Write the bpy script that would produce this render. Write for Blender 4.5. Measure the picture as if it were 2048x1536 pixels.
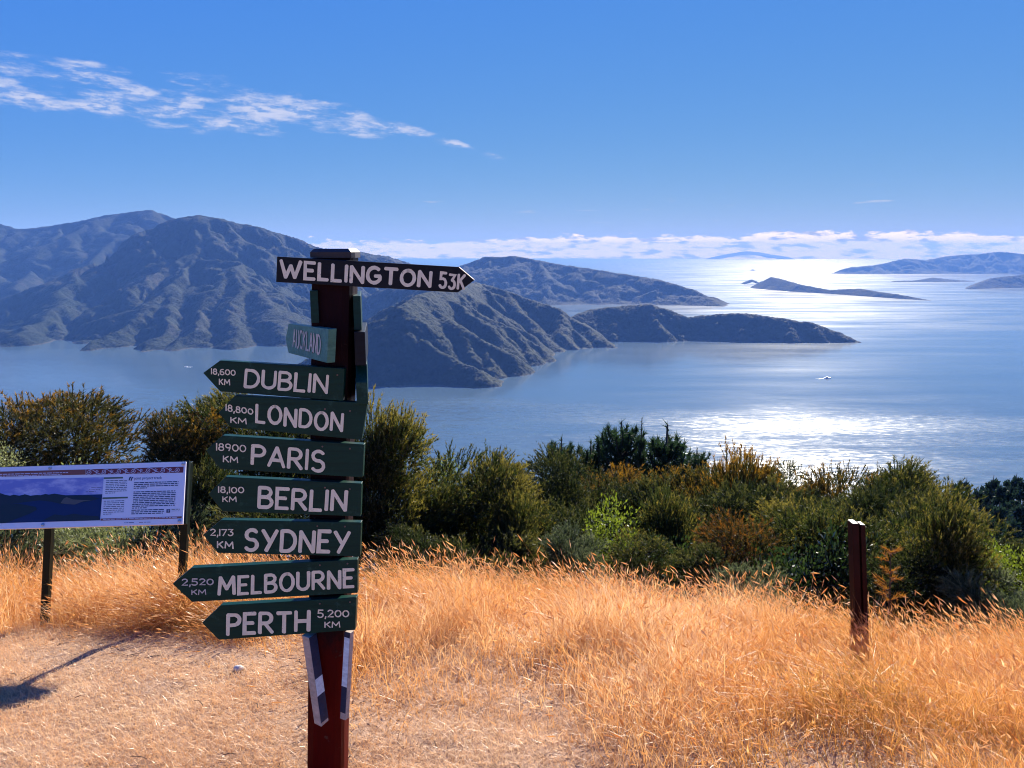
import bpy, math, random
import numpy as np
from mathutils import Vector, Matrix
R = math.radians
rng = np.random.default_rng(7)
random.seed(7)
sc = bpy.context.scene
for o in list(bpy.data.objects): bpy.data.objects.remove(o)

# ------------------------------------------------------------------ camera
PITCH = R(10.27); FPX = 1480.0; SEA = -400.0
cam_d = bpy.data.cameras.new('camera'); cam = bpy.data.objects.new('camera', cam_d)
sc.collection.objects.link(cam); sc.camera = cam
cam.location = (0, 0, 0); cam.rotation_euler = (R(90) - PITCH, 0, 0)
cam_d.sensor_width = 36; cam_d.lens = FPX / 2048 * 36
cam_d.clip_start = 0.05; cam_d.clip_end = 120000

# ------------------------------------------------------------------ sun, world, exposure
SUN_AZ, SUN_EL = R(21), R(31)
sun_dir = Vector((math.sin(SUN_AZ) * math.cos(SUN_EL), math.cos(SUN_AZ) * math.cos(SUN_EL), math.sin(SUN_EL)))
sd = bpy.data.lights.new('sun', 'SUN'); sun = bpy.data.objects.new('sun', sd); sc.collection.objects.link(sun)
sd.energy = 4.9; sd.angle = R(0.55); sd.color = (1.0, 0.93, 0.82)
sun.rotation_euler = (-sun_dir).to_track_quat('-Z', 'Y').to_euler()
sun.location = (0, 0, 50)
sc.view_settings.view_transform = 'Standard'; sc.view_settings.look = 'None'
sc.view_settings.exposure = 1.3; sc.view_settings.gamma = 1.0; sc.view_settings.use_curve_mapping = False
cy = sc.cycles
cy.use_denoising = True; cy.denoising_prefilter = 'ACCURATE'; cy.filter_width = 1.05
cy.max_bounces = 6; cy.diffuse_bounces = 3; cy.glossy_bounces = 2; cy.transmission_bounces = 4
cy.volume_bounces = 0; cy.transparent_max_bounces = 16
cy.sample_clamp_indirect = 6.0
cy.caustics_reflective = False; cy.caustics_refractive = False

world = bpy.data.worlds.new('World'); sc.world = world; world.use_nodes = True
class NT:
    """small helper round a node tree"""
    def __init__(s, tree): s.t = tree; s.t.nodes.clear()
    def n(s, typ, **kw):
        nd = s.t.nodes.new(typ)
        for k, v in kw.items(): setattr(nd, k, v)
        return nd
    def l(s, a, b): s.t.links.new(a, b)
    def put(s, sock, v):
        if isinstance(v, (int, float, tuple, list)): sock.default_value = v
        else: s.l(v, sock)
    def math(s, op, a, b=0.0, c=None, clamp=False):
        nd = s.n('ShaderNodeMath', operation=op, use_clamp=clamp)
        s.put(nd.inputs[0], a); s.put(nd.inputs[1], b)
        if c is not None: s.put(nd.inputs[2], c)
        return nd.outputs[0]
    def mix(s, f, a, b):
        nd = s.n('ShaderNodeMix', data_type='RGBA')
        s.put(nd.inputs['Factor'], f); s.put(nd.inputs[6], a); s.put(nd.inputs[7], b)
        return nd.outputs[2]
    def noise(s, vec, scale, detail=4, rough=0.55, lac=2.0):
        nd = s.n('ShaderNodeTexNoise')
        s.l(vec, nd.inputs['Vector']); nd.inputs['Scale'].default_value = scale
        nd.inputs['Detail'].default_value = detail; nd.inputs['Roughness'].default_value = rough
        nd.inputs['Lacunarity'].default_value = lac
        return nd.outputs['Fac']
    def step(s, v, a, b):
        nd = s.n('ShaderNodeMapRange', interpolation_type='SMOOTHSTEP')
        s.put(nd.inputs['Value'], v); s.put(nd.inputs[1], a); s.put(nd.inputs[2], b)
        return nd.outputs[0]
    def comb(s, x, y, z):
        nd = s.n('ShaderNodeCombineXYZ')
        for i, v in enumerate((x, y, z)): s.put(nd.inputs[i], v)
        return nd.outputs[0]

def c4(c): return (c[0], c[1], c[2], 1.0)

w = NT(world.node_tree)
out = w.n('ShaderNodeOutputWorld'); bg = w.n('ShaderNodeBackground')
sky = w.n('ShaderNodeTexSky', sky_type='NISHITA', sun_disc=False)
sky.sun_elevation = SUN_EL; sky.sun_rotation = SUN_AZ
sky.air_density = 0.5; sky.dust_density = 0.0; sky.ozone_density = 6.0; sky.altitude = 400
# the camera's rendering of a deep blue sky: one tone curve per channel over the whole dome
sr = w.n('ShaderNodeSeparateColor'); w.l(sky.outputs[0], sr.inputs[0]); cr = w.n('ShaderNodeCombineColor')
for i, (k, g) in enumerate(((0.385, 0.98), (0.93, 0.45), (4.15, -0.08))):
    w.l(w.math('MULTIPLY', w.math('POWER', sr.outputs[i], g), k), cr.inputs[i])
sky_col = cr.outputs[0]
tc = w.n('ShaderNodeTexCoord'); sp = w.n('ShaderNodeSeparateXYZ'); w.l(tc.outputs['Generated'], sp.inputs[0])
azn = w.math('MULTIPLY', w.math('ARCTAN2', sp.outputs[0], sp.outputs[1]), 57.2958)       # degrees, 0 = ahead
eln = w.math('MULTIPLY', w.math('ARCSINE', sp.outputs[2]), 57.2958)
# a long bank of cumulus lying along the sea horizon, right round
bv = w.comb(w.math('MULTIPLY', azn, 0.42), w.math('MULTIPLY', eln, 1.15), 0.0)
n1 = w.noise(bv, 1.1, 6, 0.62); n2 = w.noise(bv, 0.16, 2, 0.5)
topel = w.math('ADD', w.math('ADD', -0.72, w.math('MULTIPLY', w.step(azn, -8.0, 5.0), 0.45)), w.math('ADD', w.math('MULTIPLY', n1, 2.0), w.math('MULTIPLY', n2, 0.7)))
bank = w.step(w.math('SUBTRACT', topel, eln), -0.03, 0.16)
bank = w.math('MULTIPLY', bank, w.step(n2, 0.10, 0.30))
bshade = w.noise(w.comb(w.math('MULTIPLY', azn, 0.5), w.math('MULTIPLY', eln, 2.2), 7.0), 1.0, 5, 0.6)
bank_col = w.mix(w.step(bshade, 0.36, 0.52), c4((2.3, 2.2, 2.2)), c4((7.6, 6.4, 4.9)))
# altocumulus streak high on the left, thinning out to the right
sl = w.math('SUBTRACT', 10.1, w.math('MULTIPLY', 3.8, w.math('EXPONENT', w.math('DIVIDE', azn, 9.0))))                                # centre line elevation
rel = w.math('SUBTRACT', eln, sl)
wid = w.math('MAXIMUM', w.math('ADD', 0.35, w.math('MULTIPLY', w.math('ADD', azn, 4.0), -0.115)), 0.3)
wid = w.math('MINIMUM', wid, 2.1)
relw = w.math('DIVIDE', rel, wid)
band = w.math('SUBTRACT', 1.0, w.math('MULTIPLY', relw, relw), clamp=True)
band = w.math('MULTIPLY', band, w.step(azn, 1.0, -4.0))
sv = w.comb(w.math('MULTIPLY', azn, 0.40), w.math('ADD', w.math('MULTIPLY', eln, 1.45), w.math('MULTIPLY', azn, 0.06)), 3.0)
n3 = w.noise(sv, 0.75, 7, 0.56)
n4 = w.noise(w.comb(w.math('MULTIPLY', azn, 0.9), w.math('MULTIPLY', eln, 5.0), 1.0), 0.8, 4, 0.6)
n3 = w.math('ADD', w.math('MULTIPLY', n3, 0.8), w.math('MULTIPLY', n4, 0.2))
streak = w.step(w.math('ADD', n3, w.math('MULTIPLY', band, 0.175)), 0.555, 0.77)
streak = w.math('MULTIPLY', streak, w.step(band, 0.0, 0.35))
puff = w.noise(w.comb(w.math('MULTIPLY', azn, 0.75), w.math('MULTIPLY', eln, 2.3), 5.0), 0.9, 5, 0.6)
streak = w.math('MULTIPLY', streak, w.math('ADD', 0.15, w.math('MULTIPLY', w.step(puff, 0.40, 0.56), 0.75)))
# a few thin low wisps over the bank
wv = w.comb(w.math('MULTIPLY', azn, 0.22), w.math('MULTIPLY', eln, 2.6), 11.0)
n5 = w.noise(wv, 1.0, 4, 0.5)
wisp = w.math('MULTIPLY', w.step(n5, 0.66, 0.76), w.math('MULTIPLY', w.step(eln, 1.6, 2.2), w.step(eln, 4.6, 3.2)))
wisp = w.math('MULTIPLY', wisp, 0.55)
col = w.mix(wisp, sky_col, c4((3.6, 3.5, 3.6)))
col = w.mix(streak, col, c4((3.1, 3.3, 4.2)))
col = w.mix(bank, col, bank_col)
w.l(col, bg.inputs['Color']); bg.inputs['Strength'].default_value = 0.085
w.l(bg.outputs[0], out.inputs['Surface'])

# ------------------------------------------------------------------ helpers
COL = sc.collection
cp, sp_ = math.cos(PITCH), math.sin(PITCH)
def ray(px, py):
    """direction through a photo pixel (2048 x 1536), used to survey where things stand"""
    x = (px - 1024) / FPX; y = (768 - py) / FPX
    return np.array([x, cp + y * sp_, -sp_ + y * cp])
def at(px, py, Y):
    d = ray(px, py); return d * (Y / d[1])
def on_sea(px, py):
    d = ray(px, py); return d * (SEA / d[2])
def on_plane(px, py, p0, n):
    d = ray(px, py); return d * (np.dot(p0, n) / np.dot(d, n))

def props(o, label=None, cat=None, group=None, kind=None):
    if label: o['label'] = label
    if cat: o['category'] = cat
    if group: o['group'] = group
    if kind: o['kind'] = kind
    return o
def link(name, me, parent=None):
    o = bpy.data.objects.new(name, me); COL.objects.link(o)
    if parent is not None: o.parent = parent
    return o
def empty(name, loc=(0, 0, 0)):
    o = bpy.data.objects.new(name, None); o.empty_display_size = 0.1; COL.objects.link(o); o.location = loc; return o
def np_mesh(name, V, T, mat, smooth=False, tone=None):
    """fast mesh of triangles from arrays"""
    me = bpy.data.meshes.new(name); V = np.ascontiguousarray(V, np.float32); T = np.ascontiguousarray(T, np.int32)
    me.vertices.add(len(V)); me.vertices.foreach_set('co', V.ravel())
    me.loops.add(T.size); me.loops.foreach_set('vertex_index', T.ravel())
    me.polygons.add(len(T)); me.polygons.foreach_set('loop_start', np.arange(0, T.size, 3, dtype=np.int32))
    me.polygons.foreach_set('loop_total', np.full(len(T), 3, np.int32))
    me.polygons.foreach_set('use_smooth', np.full(len(T), smooth, bool))
    if tone is not None:
        a = me.attributes.new('tone', 'FLOAT', 'POINT'); a.data.foreach_set('value', np.ascontiguousarray(tone, np.float32))
    me.update(calc_edges=True); me.validate()
    if mat: me.materials.append(mat)
    return me
class MB:
    """collects shapes into one mesh"""
    def __init__(s): s.v = []; s.f = []
    def add(s, vs, fs):
        b = len(s.v); s.v += [tuple(map(float, p)) for p in vs]; s.f += [tuple(b + i for i in q) for q in fs]
    def tube(s, pts, rad, sides=6, caps=True):
        pts = [np.array(p, float) for p in pts]; rings = []
        for i, p in enumerate(pts):
            d = pts[min(i + 1, len(pts) - 1)] - pts[max(i - 1, 0)]; d /= np.linalg.norm(d) + 1e-9
            a = np.cross(d, [0.31, 0.95, 0.05]); a /= np.linalg.norm(a) + 1e-9; b = np.cross(d, a)
            r = rad[i] if hasattr(rad, '__len__') else rad
            rings.append([p + r * (math.cos(k * 2 * math.pi / sides) * a + math.sin(k * 2 * math.pi / sides) * b) for k in range(sides)])
        vs = [v for r_ in rings for v in r_]; fs = []
        for i in range(len(pts) - 1):
            for k in range(sides):
                k2 = (k + 1) % sides; fs.append((i * sides + k, i * sides + k2, (i + 1) * sides + k2, (i + 1) * sides + k))
        if caps: fs += [tuple(range(sides))[::-1], tuple((len(pts) - 1) * sides + k for k in range(sides))]
        s.add(vs, fs)
    def prism(s, loop, n, t):
        """loop = front outline (3D), pushed back by t along -n"""
        m = len(loop); back = [np.array(p) - np.array(n) * t for p in loop]
        fs = [tuple(range(m)), tuple(range(2 * m - 1, m - 1, -1))]
        for i in range(m):
            j = (i + 1) % m; fs.append((i, i + m, j + m, j))
        s.add(list(loop) + back, fs)
    def build(s, name, mat, parent=None, smooth=False, bevel=0):
        me = bpy.data.meshes.new(name); me.from_pydata(s.v, [], s.f); me.validate(); me.update()
        import bmesh
        bm = bmesh.new(); bm.from_mesh(me); bmesh.ops.recalc_face_normals(bm, faces=bm.faces); bm.to_mesh(me); bm.free()
        if smooth: me.polygons.foreach_set('use_smooth', [True] * len(me.polygons))
        if mat: me.materials.append(mat)
        o = link(name, me, parent)
        if bevel:
            m = o.modifiers.new('bevel', 'BEVEL'); m.width = bevel; m.segments = 2; m.limit_method = 'ANGLE'; m.angle_limit = R(40)
        return o

def hash2(ix, iy, seed):
    h = (ix.astype(np.int64) * 374761393 + iy.astype(np.int64) * 668265263 + seed * 974711) & 0x7fffffff
    h = ((h ^ (h >> 13)) * 1274126177) & 0x7fffffff
    return ((h ^ (h >> 16)) & 0xffff) / 65535.0
def vnoise(x, y, seed=0):
    ix = np.floor(x); iy = np.floor(y); fx = x - ix; fy = y - iy
    fx = fx * fx * fx * (fx * (fx * 6 - 15) + 10); fy = fy * fy * fy * (fy * (fy * 6 - 15) + 10)
    a = hash2(ix, iy, seed); b = hash2(ix + 1, iy, seed); c = hash2(ix, iy + 1, seed); d = hash2(ix + 1, iy + 1, seed)
    return (a * (1 - fx) + b * fx) * (1 - fy) + (c * (1 - fx) + d * fx) * fy
def fbm(x, y, oct=4, seed=0, rough=0.5):
    s = 0; a = 1; t = 0
    for k in range(oct):
        ang = 0.5 + k * 1.1; ca, sa = math.cos(ang), math.sin(ang)
        s = s + a * vnoise((x * ca - y * sa) * 2 ** k + 17.3 * k, (x * sa + y * ca) * 2 ** k - 9.1 * k, seed + k); t += a; a *= rough
    return s / t

# ------------------------------------------------------------------ materials
def mat_new(name):
    m = bpy.data.materials.new(name); m.use_nodes = True; t = NT(m.node_tree)
    return m, t, t.n('ShaderNodeOutputMaterial')
def simple(name, col, rough=0.6, metal=0.0, var=0.25, scale=30.0, spec=0.4, bump=0.0):
    m, t, o = mat_new(name); b = t.n('ShaderNodeBsdfPrincipled'); tcn = t.n('ShaderNodeTexCoord')
    nz = t.noise(tcn.outputs['Object'], scale, 5, 0.6)
    d = tuple(c * (1 - var) for c in col); e = tuple(min(1, c * (1 + var)) for c in col)
    t.l(t.mix(nz, c4(d), c4(e)), b.inputs['Base Color'])
    t.put(b.inputs['Roughness'], t.math('ADD', rough - 0.1, t.math('MULTIPLY', nz, 0.2)))
    b.inputs['Metallic'].default_value = metal; b.inputs['Specular IOR Level'].default_value = spec
    if bump:
        bn = t.n('ShaderNodeBump'); bn.inputs['Strength'].default_value = bump; bn.inputs['Distance'].default_value = 0.002
        t.l(nz, bn.inputs['Height']); t.l(bn.outputs[0], b.inputs['Normal'])
    t.l(b.outputs[0], o.inputs[0]); return m
def board_paint(name, col, worn):
    """brushed paint on timber: grain along the board, rubbed patches"""
    m, t, o = mat_new(name); b = t.n('ShaderNodeBsdfPrincipled'); tcn = t.n('ShaderNodeTexCoord')
    mp = t.n('ShaderNodeMapping'); mp.inputs['Scale'].default_value = (6, 60, 90); t.l(tcn.outputs['Object'], mp.inputs[0])
    g = t.noise(mp.outputs[0], 1.0, 5, 0.65)
    p = t.noise(tcn.outputs['Object'], 26.0, 6, 0.7)
    base = t.mix(g, c4(tuple(c * 0.45 for c in col)), c4(tuple(c * 1.65 for c in col)))
    t.l(t.mix(t.math('MULTIPLY', t.step(p, 0.56, 0.70), 0.7), base, c4(worn)), b.inputs['Base Color'])
    b.inputs['Roughness'].default_value = 0.38; b.inputs['Specular IOR Level'].default_value = 0.16
    bn = t.n('ShaderNodeBump'); bn.inputs['Strength'].default_value = 0.35; bn.inputs['Distance'].default_value = 0.0015
    t.l(g, bn.inputs['Height']); t.l(bn.outputs[0], b.inputs['Normal'])
    t.l(b.outputs[0], o.inputs[0]); return m
def leafy(name, dark, light, tip=None, trans=0.5, gloss=0.08):
    m, t, o = mat_new(name); at_ = t.n('ShaderNodeAttribute', attribute_name='tone'); gi = t.n('ShaderNodeNewGeometry')
    oi = t.n('ShaderNodeObjectInfo')
    f = t.math('ADD', t.math('MULTIPLY', gi.outputs['Random Per Island'], 0.5), t.math('MULTIPLY', oi.outputs['Random'], 0.5))
    col = t.mix(f, c4(dark), c4(light))
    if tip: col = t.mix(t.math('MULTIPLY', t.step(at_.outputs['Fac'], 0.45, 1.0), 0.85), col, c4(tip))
    d = t.n('ShaderNodeBsdfDiffuse'); tr = t.n('ShaderNodeBsdfTranslucent'); mx = t.n('ShaderNodeMixShader'); mx.inputs[0].default_value = trans
    t.l(col, d.inputs[0]); hsn = t.n('ShaderNodeHueSaturation'); hsn.inputs['Saturation'].default_value = 1.1; hsn.inputs['Value'].default_value = 1.35
    t.l(col, hsn.inputs['Color']); t.l(hsn.outputs[0], tr.inputs[0]); t.l(d.outputs[0], mx.inputs[1]); t.l(tr.outputs[0], mx.inputs[2])
    g = t.n('ShaderNodeBsdfGlossy'); g.inputs['Roughness'].default_value = 0.62; g.inputs['Color'].default_value = (0.9, 0.9, 0.85, 1)
    fr = t.n('ShaderNodeFresnel'); m2 = t.n('ShaderNodeMixShader'); t.put(m2.inputs[0], t.math('MULTIPLY', fr.outputs[0], gloss))
    t.l(mx.outputs[0], m2.inputs[1]); t.l(g.outputs[0], m2.inputs[2]); t.l(m2.outputs[0], o.inputs[0]); return m

M = {}
def shaded_post_paint():
    m, t, o = mat_new('shaded_post_paint'); b = t.n('ShaderNodeBsdfPrincipled'); tcn = t.n('ShaderNodeTexCoord'); P = tcn.outputs['Object']; sx = t.n('ShaderNodeSeparateXYZ'); t.l(P, sx.inputs[0])
    mp = t.n('ShaderNodeMapping'); mp.inputs['Scale'].default_value = (60, 60, 5); t.l(P, mp.inputs[0]); gr = t.noise(mp.outputs[0], 1.0, 6, .65); n_ = t.noise(P, 22.0, 5, .65)
    red = t.mix(gr, c4((.045, .0006, .0008)), c4((.105, .0016, .0016))); red_shaded = t.mix(gr, c4((.006, .0015, .003)), c4((.022, .004, .007)))
    shade_edge = t.step(t.math('ADD', sx.outputs[2], t.math('MULTIPLY', t.math('SUBTRACT', n_, .5), .16)), -1.19, -1.10)  # upper post darkened: shade is painted into its colour, with a ragged lower edge
    c = t.mix(shade_edge, red, red_shaded); c = t.mix(t.math('MULTIPLY', t.step(n_, .64, .72), .5), c, c4((.10, .06, .045)))
    t.l(c, b.inputs['Base Color']); b.inputs['Roughness'].default_value = .55; b.inputs['Specular IOR Level'].default_value = .08
    bn = t.n('ShaderNodeBump'); bn.inputs['Strength'].default_value = .6; bn.inputs['Distance'].default_value = .003; t.l(gr, bn.inputs['Height']); t.l(bn.outputs[0], b.inputs['Normal']); t.l(b.outputs[0], o.inputs[0]); return m
M['post_red'] = shaded_post_paint()
M['nail'] = simple('rusty_nail', (.14, .09, .07), .6)
M['cap'] = simple('weathered_cap', (0.03, 0.02, 0.02), 0.5)
M['green'] = board_paint('green_board_paint', (0.003, 0.032, 0.023), (0.022, 0.075, 0.055))
M['green_lit'] = board_paint('lit_green_board_paint', (0.055, 0.16, 0.13), (0.12, 0.25, 0.2))  # lighter copy of the green, painting in the light the Auckland board catches
M['black'] = board_paint('black_board_paint', (0.005, 0.007, 0.012), (0.015, 0.02, 0.025))
M['navy'] = board_paint('shaded_band_paint', (0.014, 0.024, 0.055), (0.04, 0.05, 0.08))
M['white'] = board_paint('sunlit_band_paint', (0.62, 0.68, 0.66), (0.4, 0.42, 0.4))
M['timber'] = board_paint('bare_timber', (0.40, 0.33, 0.27), (0.25, 0.2, 0.16))
M['cream'] = simple('cream_brush_paint', (0.82, 0.75, 0.54), 0.6, var=0.22, scale=60)
def brush_paint(name, col, under, lo, hi):
    m, t, o = mat_new(name); b = t.n('ShaderNodeBsdfPrincipled'); tcn = t.n('ShaderNodeTexCoord')
    n1_ = t.noise(tcn.outputs['Object'], 45.0, 5, 0.6); n2_ = t.noise(tcn.outputs['Object'], 170.0, 6, 0.75)
    c = t.mix(n1_, c4(tuple(v * .78 for v in col)), c4(tuple(min(1, v * 1.15) for v in col)))
    t.l(t.mix(t.math('MULTIPLY', t.step(t.math('ADD', t.math('MULTIPLY', n1_, .45), t.math('MULTIPLY', n2_, .55)), lo, hi), .8), c, c4(under)), b.inputs['Base Color']); b.inputs['Roughness'].default_value = .6; b.inputs['Specular IOR Level'].default_value = .25
    t.l(b.outputs[0], o.inputs[0]); return m
M['cream'] = brush_paint('worn_cream_lettering', (0.82, 0.75, 0.54), (.05, .09, .07), .57, .68)
M['cream_faded'] = simple('faded_cream_brush_paint', (0.50, 0.48, 0.44), 0.6, var=0.3, scale=120)
M['steel'] = simple('bolt_steel', (0.45, 0.45, 0.47), 0.35, 0.9)
M['darkgreen_steel'] = simple('dark_green_steel', (0.005, 0.012, 0.009), 0.45, spec=0.15)
M['panel'] = simple('panel_white_print', (0.82, 0.79, 0.78), 0.35, var=0.03, scale=4)
M['rust'] = simple('rust_brown_post', (0.022, 0.006, 0.0055), 0.6, var=0.5, scale=18, bump=0.4, spec=0.12)
M['bark'] = simple('bark', (0.06, 0.045, 0.033), 0.9, var=0.4, scale=40)
M['stone'] = simple('pale_stone', (0.5, 0.46, 0.42), 0.85, var=0.25, scale=40)

# ================================================================== SETTING
# ------------------------------------------------------------------ sea
def sea_material():
    m, t, o = mat_new('sea_water'); b = t.n('ShaderNodeBsdfPrincipled'); tcn = t.n('ShaderNodeTexCoord')
    P = tcn.outputs['Object']; sx = t.n('ShaderNodeSeparateXYZ'); t.l(P, sx.inputs[0]); X, Y = sx.outputs[0], sx.outputs[1]
    def stretched(ax, ay, sc_, det=4, ro=0.55, rot=R(20)):
        mp = t.n('ShaderNodeMapping'); mp.inputs['Rotation'].default_value = (0, 0, rot); mp.inputs['Scale'].default_value = (ax, ay, 1); t.l(P, mp.inputs[0])
        return t.noise(mp.outputs[0], sc_, det, ro)
    warp = t.math('MULTIPLY', t.math('SUBTRACT', stretched(1, 2.2, 0.0016, 5, 0.6), 0.5), 900)
    Yw = t.math('ADD', Y, warp)
    # wind: open water near the viewer and beyond the headlands is ruffled, the lee between is calm
    near = t.step(t.math('ADD', Yw, t.math('MULTIPLY', X, 0.12)), 2150, 1750)
    far = t.step(t.math('SUBTRACT', Yw, t.math('MULTIPLY', X, -0.22)), 3500, 4700)
    streaks = stretched(0.35, 2.0, 0.004, 5, 0.65, R(8))
    near = t.math('MULTIPLY', near, t.step(streaks, 0.28, 0.52))
    far = t.math('MULTIPLY', far, t.math('ADD', 0.25, t.math('MULTIPLY', t.step(streaks, 0.38, 0.58), 0.6)))
    wind = t.math('MAXIMUM', near, far)
    rip = stretched(1.0, 1.0, 0.045, 3, 0.6)
    rough = t.math('ADD', 0.15, t.math('MULTIPLY', t.math('MAXIMUM', t.math('MULTIPLY', near, 0.85), far), 0.085))
    slick = stretched(0.5, 2.4, 0.0022, 5, 0.6, R(-14))
    t.l(t.math('ADD', rough, t.math('MULTIPLY', t.math('SUBTRACT', slick, 0.5), 0.16)), b.inputs['Roughness'])
    t.l(t.mix(slick, c4((0.056, 0.094, 0.132)), c4((0.074, 0.122, 0.155))), b.inputs['Base Color'])
    b.inputs['IOR'].default_value = 1.33
    # waves: tilt the normal by a noise vector
    def vec_noise(ax, ay, s_, rot):
        mp = t.n('ShaderNodeMapping'); mp.inputs['Rotation'].default_value = (0, 0, rot); mp.inputs['Scale'].default_value = (ax, ay, 1); t.l(P, mp.inputs[0])
        nd = t.n('ShaderNodeTexNoise'); t.l(mp.outputs[0], nd.inputs['Vector']); nd.inputs['Scale'].default_value = s_; nd.inputs['Detail'].default_value = 4; nd.inputs['Roughness'].default_value = 0.7
        v = t.n('ShaderNodeVectorMath', operation='SUBTRACT'); t.l(nd.outputs['Color'], v.inputs[0]); v.inputs[1].default_value = (0.5, 0.5, 0.5); return v.outputs[0]
    v1 = vec_noise(0.6, 1.6, 0.06, R(25))
    sc_ = t.n('ShaderNodeVectorMath', operation='SCALE'); t.l(v1, sc_.inputs[0]); t.put(sc_.inputs['Scale'], t.math('ADD', 0.05, t.math('MAXIMUM', t.math('MULTIPLY', near, 0.48), t.math('MULTIPLY', far, 0.20))))
    fl = t.n('ShaderNodeVectorMath', operation='MULTIPLY'); t.l(sc_.outputs[0], fl.inputs[0]); fl.inputs[1].default_value = (1, 1, 0)
    ad = t.n('ShaderNodeVectorMath', operation='ADD'); t.l(fl.outputs[0], ad.inputs[0]); ad.inputs[1].default_value = (0, 0, 1)
    nn = t.n('ShaderNodeVectorMath', operation='NORMALIZE'); t.l(ad.outputs[0], nn.inputs[0]); t.l(nn.outputs[0], b.inputs['Normal'])
    t.l(b.outputs[0], o.inputs[0]); return m
SEA_R = 36000.0
V = [(0, 0, SEA)]; T = []; rings = [600, 1500, 3000, 6000, 12000, 24000, SEA_R]; seg = 160
for r_ in rings:
    for k in range(seg): V.append((r_ * math.sin(2 * math.pi * k / seg), r_ * math.cos(2 * math.pi * k / seg), SEA))
for k in range(seg): T.append((0, 1 + (k + 1) % seg, 1 + k))
for i in range(len(rings) - 1):
    a, b_ = 1 + i * seg, 1 + (i + 1) * seg
    for k in range(seg):
        k2 = (k + 1) % seg; T += [(a + k, a + k2, b_ + k2), (a + k, b_ + k2, b_ + k)]
props(link('sea', np_mesh('sea', V, T, sea_material())), 'blue sound with sun glitter reaching to the horizon', 'sea', kind='structure')

# ------------------------------------------------------------------ hills
def hill_material(name, dark, light, dry, dry_amt):
    m, t, o = mat_new(name); b = t.n('ShaderNodeBsdfPrincipled'); tcn = t.n('ShaderNodeTexCoord'); P = tcn.outputs['Object']
    n1 = t.noise(P, 0.004, 4, 0.6); n2 = t.noise(P, 0.09, 3, 0.7); n3 = t.noise(P, 0.02, 4, 0.6)
    c = t.mix(n2, c4(dark), c4(light))
    c = t.mix(t.math('MULTIPLY', t.step(t.math('ADD', t.math('MULTIPLY', n1, 0.6), t.math('MULTIPLY', n3, 0.4)), 0.5, 0.62), dry_amt), c, c4(dry))
    n4 = t.noise(P, 0.0017, 5, 0.65); c = t.mix(t.step(n4, 0.42, 0.60), c, t.mix(0.55, c, c4((0.010, 0.020, 0.012))))     # darker bush in the gullies and patches
    sz = t.n('ShaderNodeSeparateXYZ'); t.l(P, sz.inputs[0])
    c = t.mix(t.math('MULTIPLY', t.step(t.math('ADD', sz.outputs[2], t.math('MULTIPLY', n2, 6.0)), SEA + 8.0, SEA + 4.0), 0.6), c, c4((0.075, 0.070, 0.060)))   # rocky tide line
    t.l(c, b.inputs['Base Color']); b.inputs['Roughness'].default_value = 0.95; b.inputs['Specular IOR Level'].default_value = 0.1
    nd = t.n('ShaderNodeTexNoise'); t.l(P, nd.inputs['Vector']); nd.inputs['Scale'].default_value = 0.11; nd.inputs['Detail'].default_value = 2
    v = t.n('ShaderNodeVectorMath', operation='SUBTRACT'); t.l(nd.outputs['Color'], v.inputs[0]); v.inputs[1].default_value = (0.5, 0.5, 0.5)
    s = t.n('ShaderNodeVectorMath', operation='SCALE'); t.l(v.outputs[0], s.inputs[0]); s.inputs['Scale'].default_value = 1.5
    g = t.n('ShaderNodeNewGeometry'); a = t.n('ShaderNodeVectorMath', operation='ADD'); t.l(s.outputs[0], a.inputs[0]); t.l(g.outputs['Normal'], a.inputs[1])
    nn = t.n('ShaderNodeVectorMath', operation='NORMALIZE'); t.l(a.outputs[0], nn.inputs[0]); t.l(nn.outputs[0], b.inputs['Normal'])
    t.l(b.outputs[0], o.inputs[0]); return m
M['forest'] = hill_material('forest_hillside', (0.006, 0.013, 0.009), (0.026, 0.034, 0.026), (0.050, 0.048, 0.042), 0.6)
M['scrub'] = hill_material('scrub_hillside', (0.005, 0.012, 0.008), (0.022, 0.030, 0.020), (0.056, 0.060, 0.038), 0.7)

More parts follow.
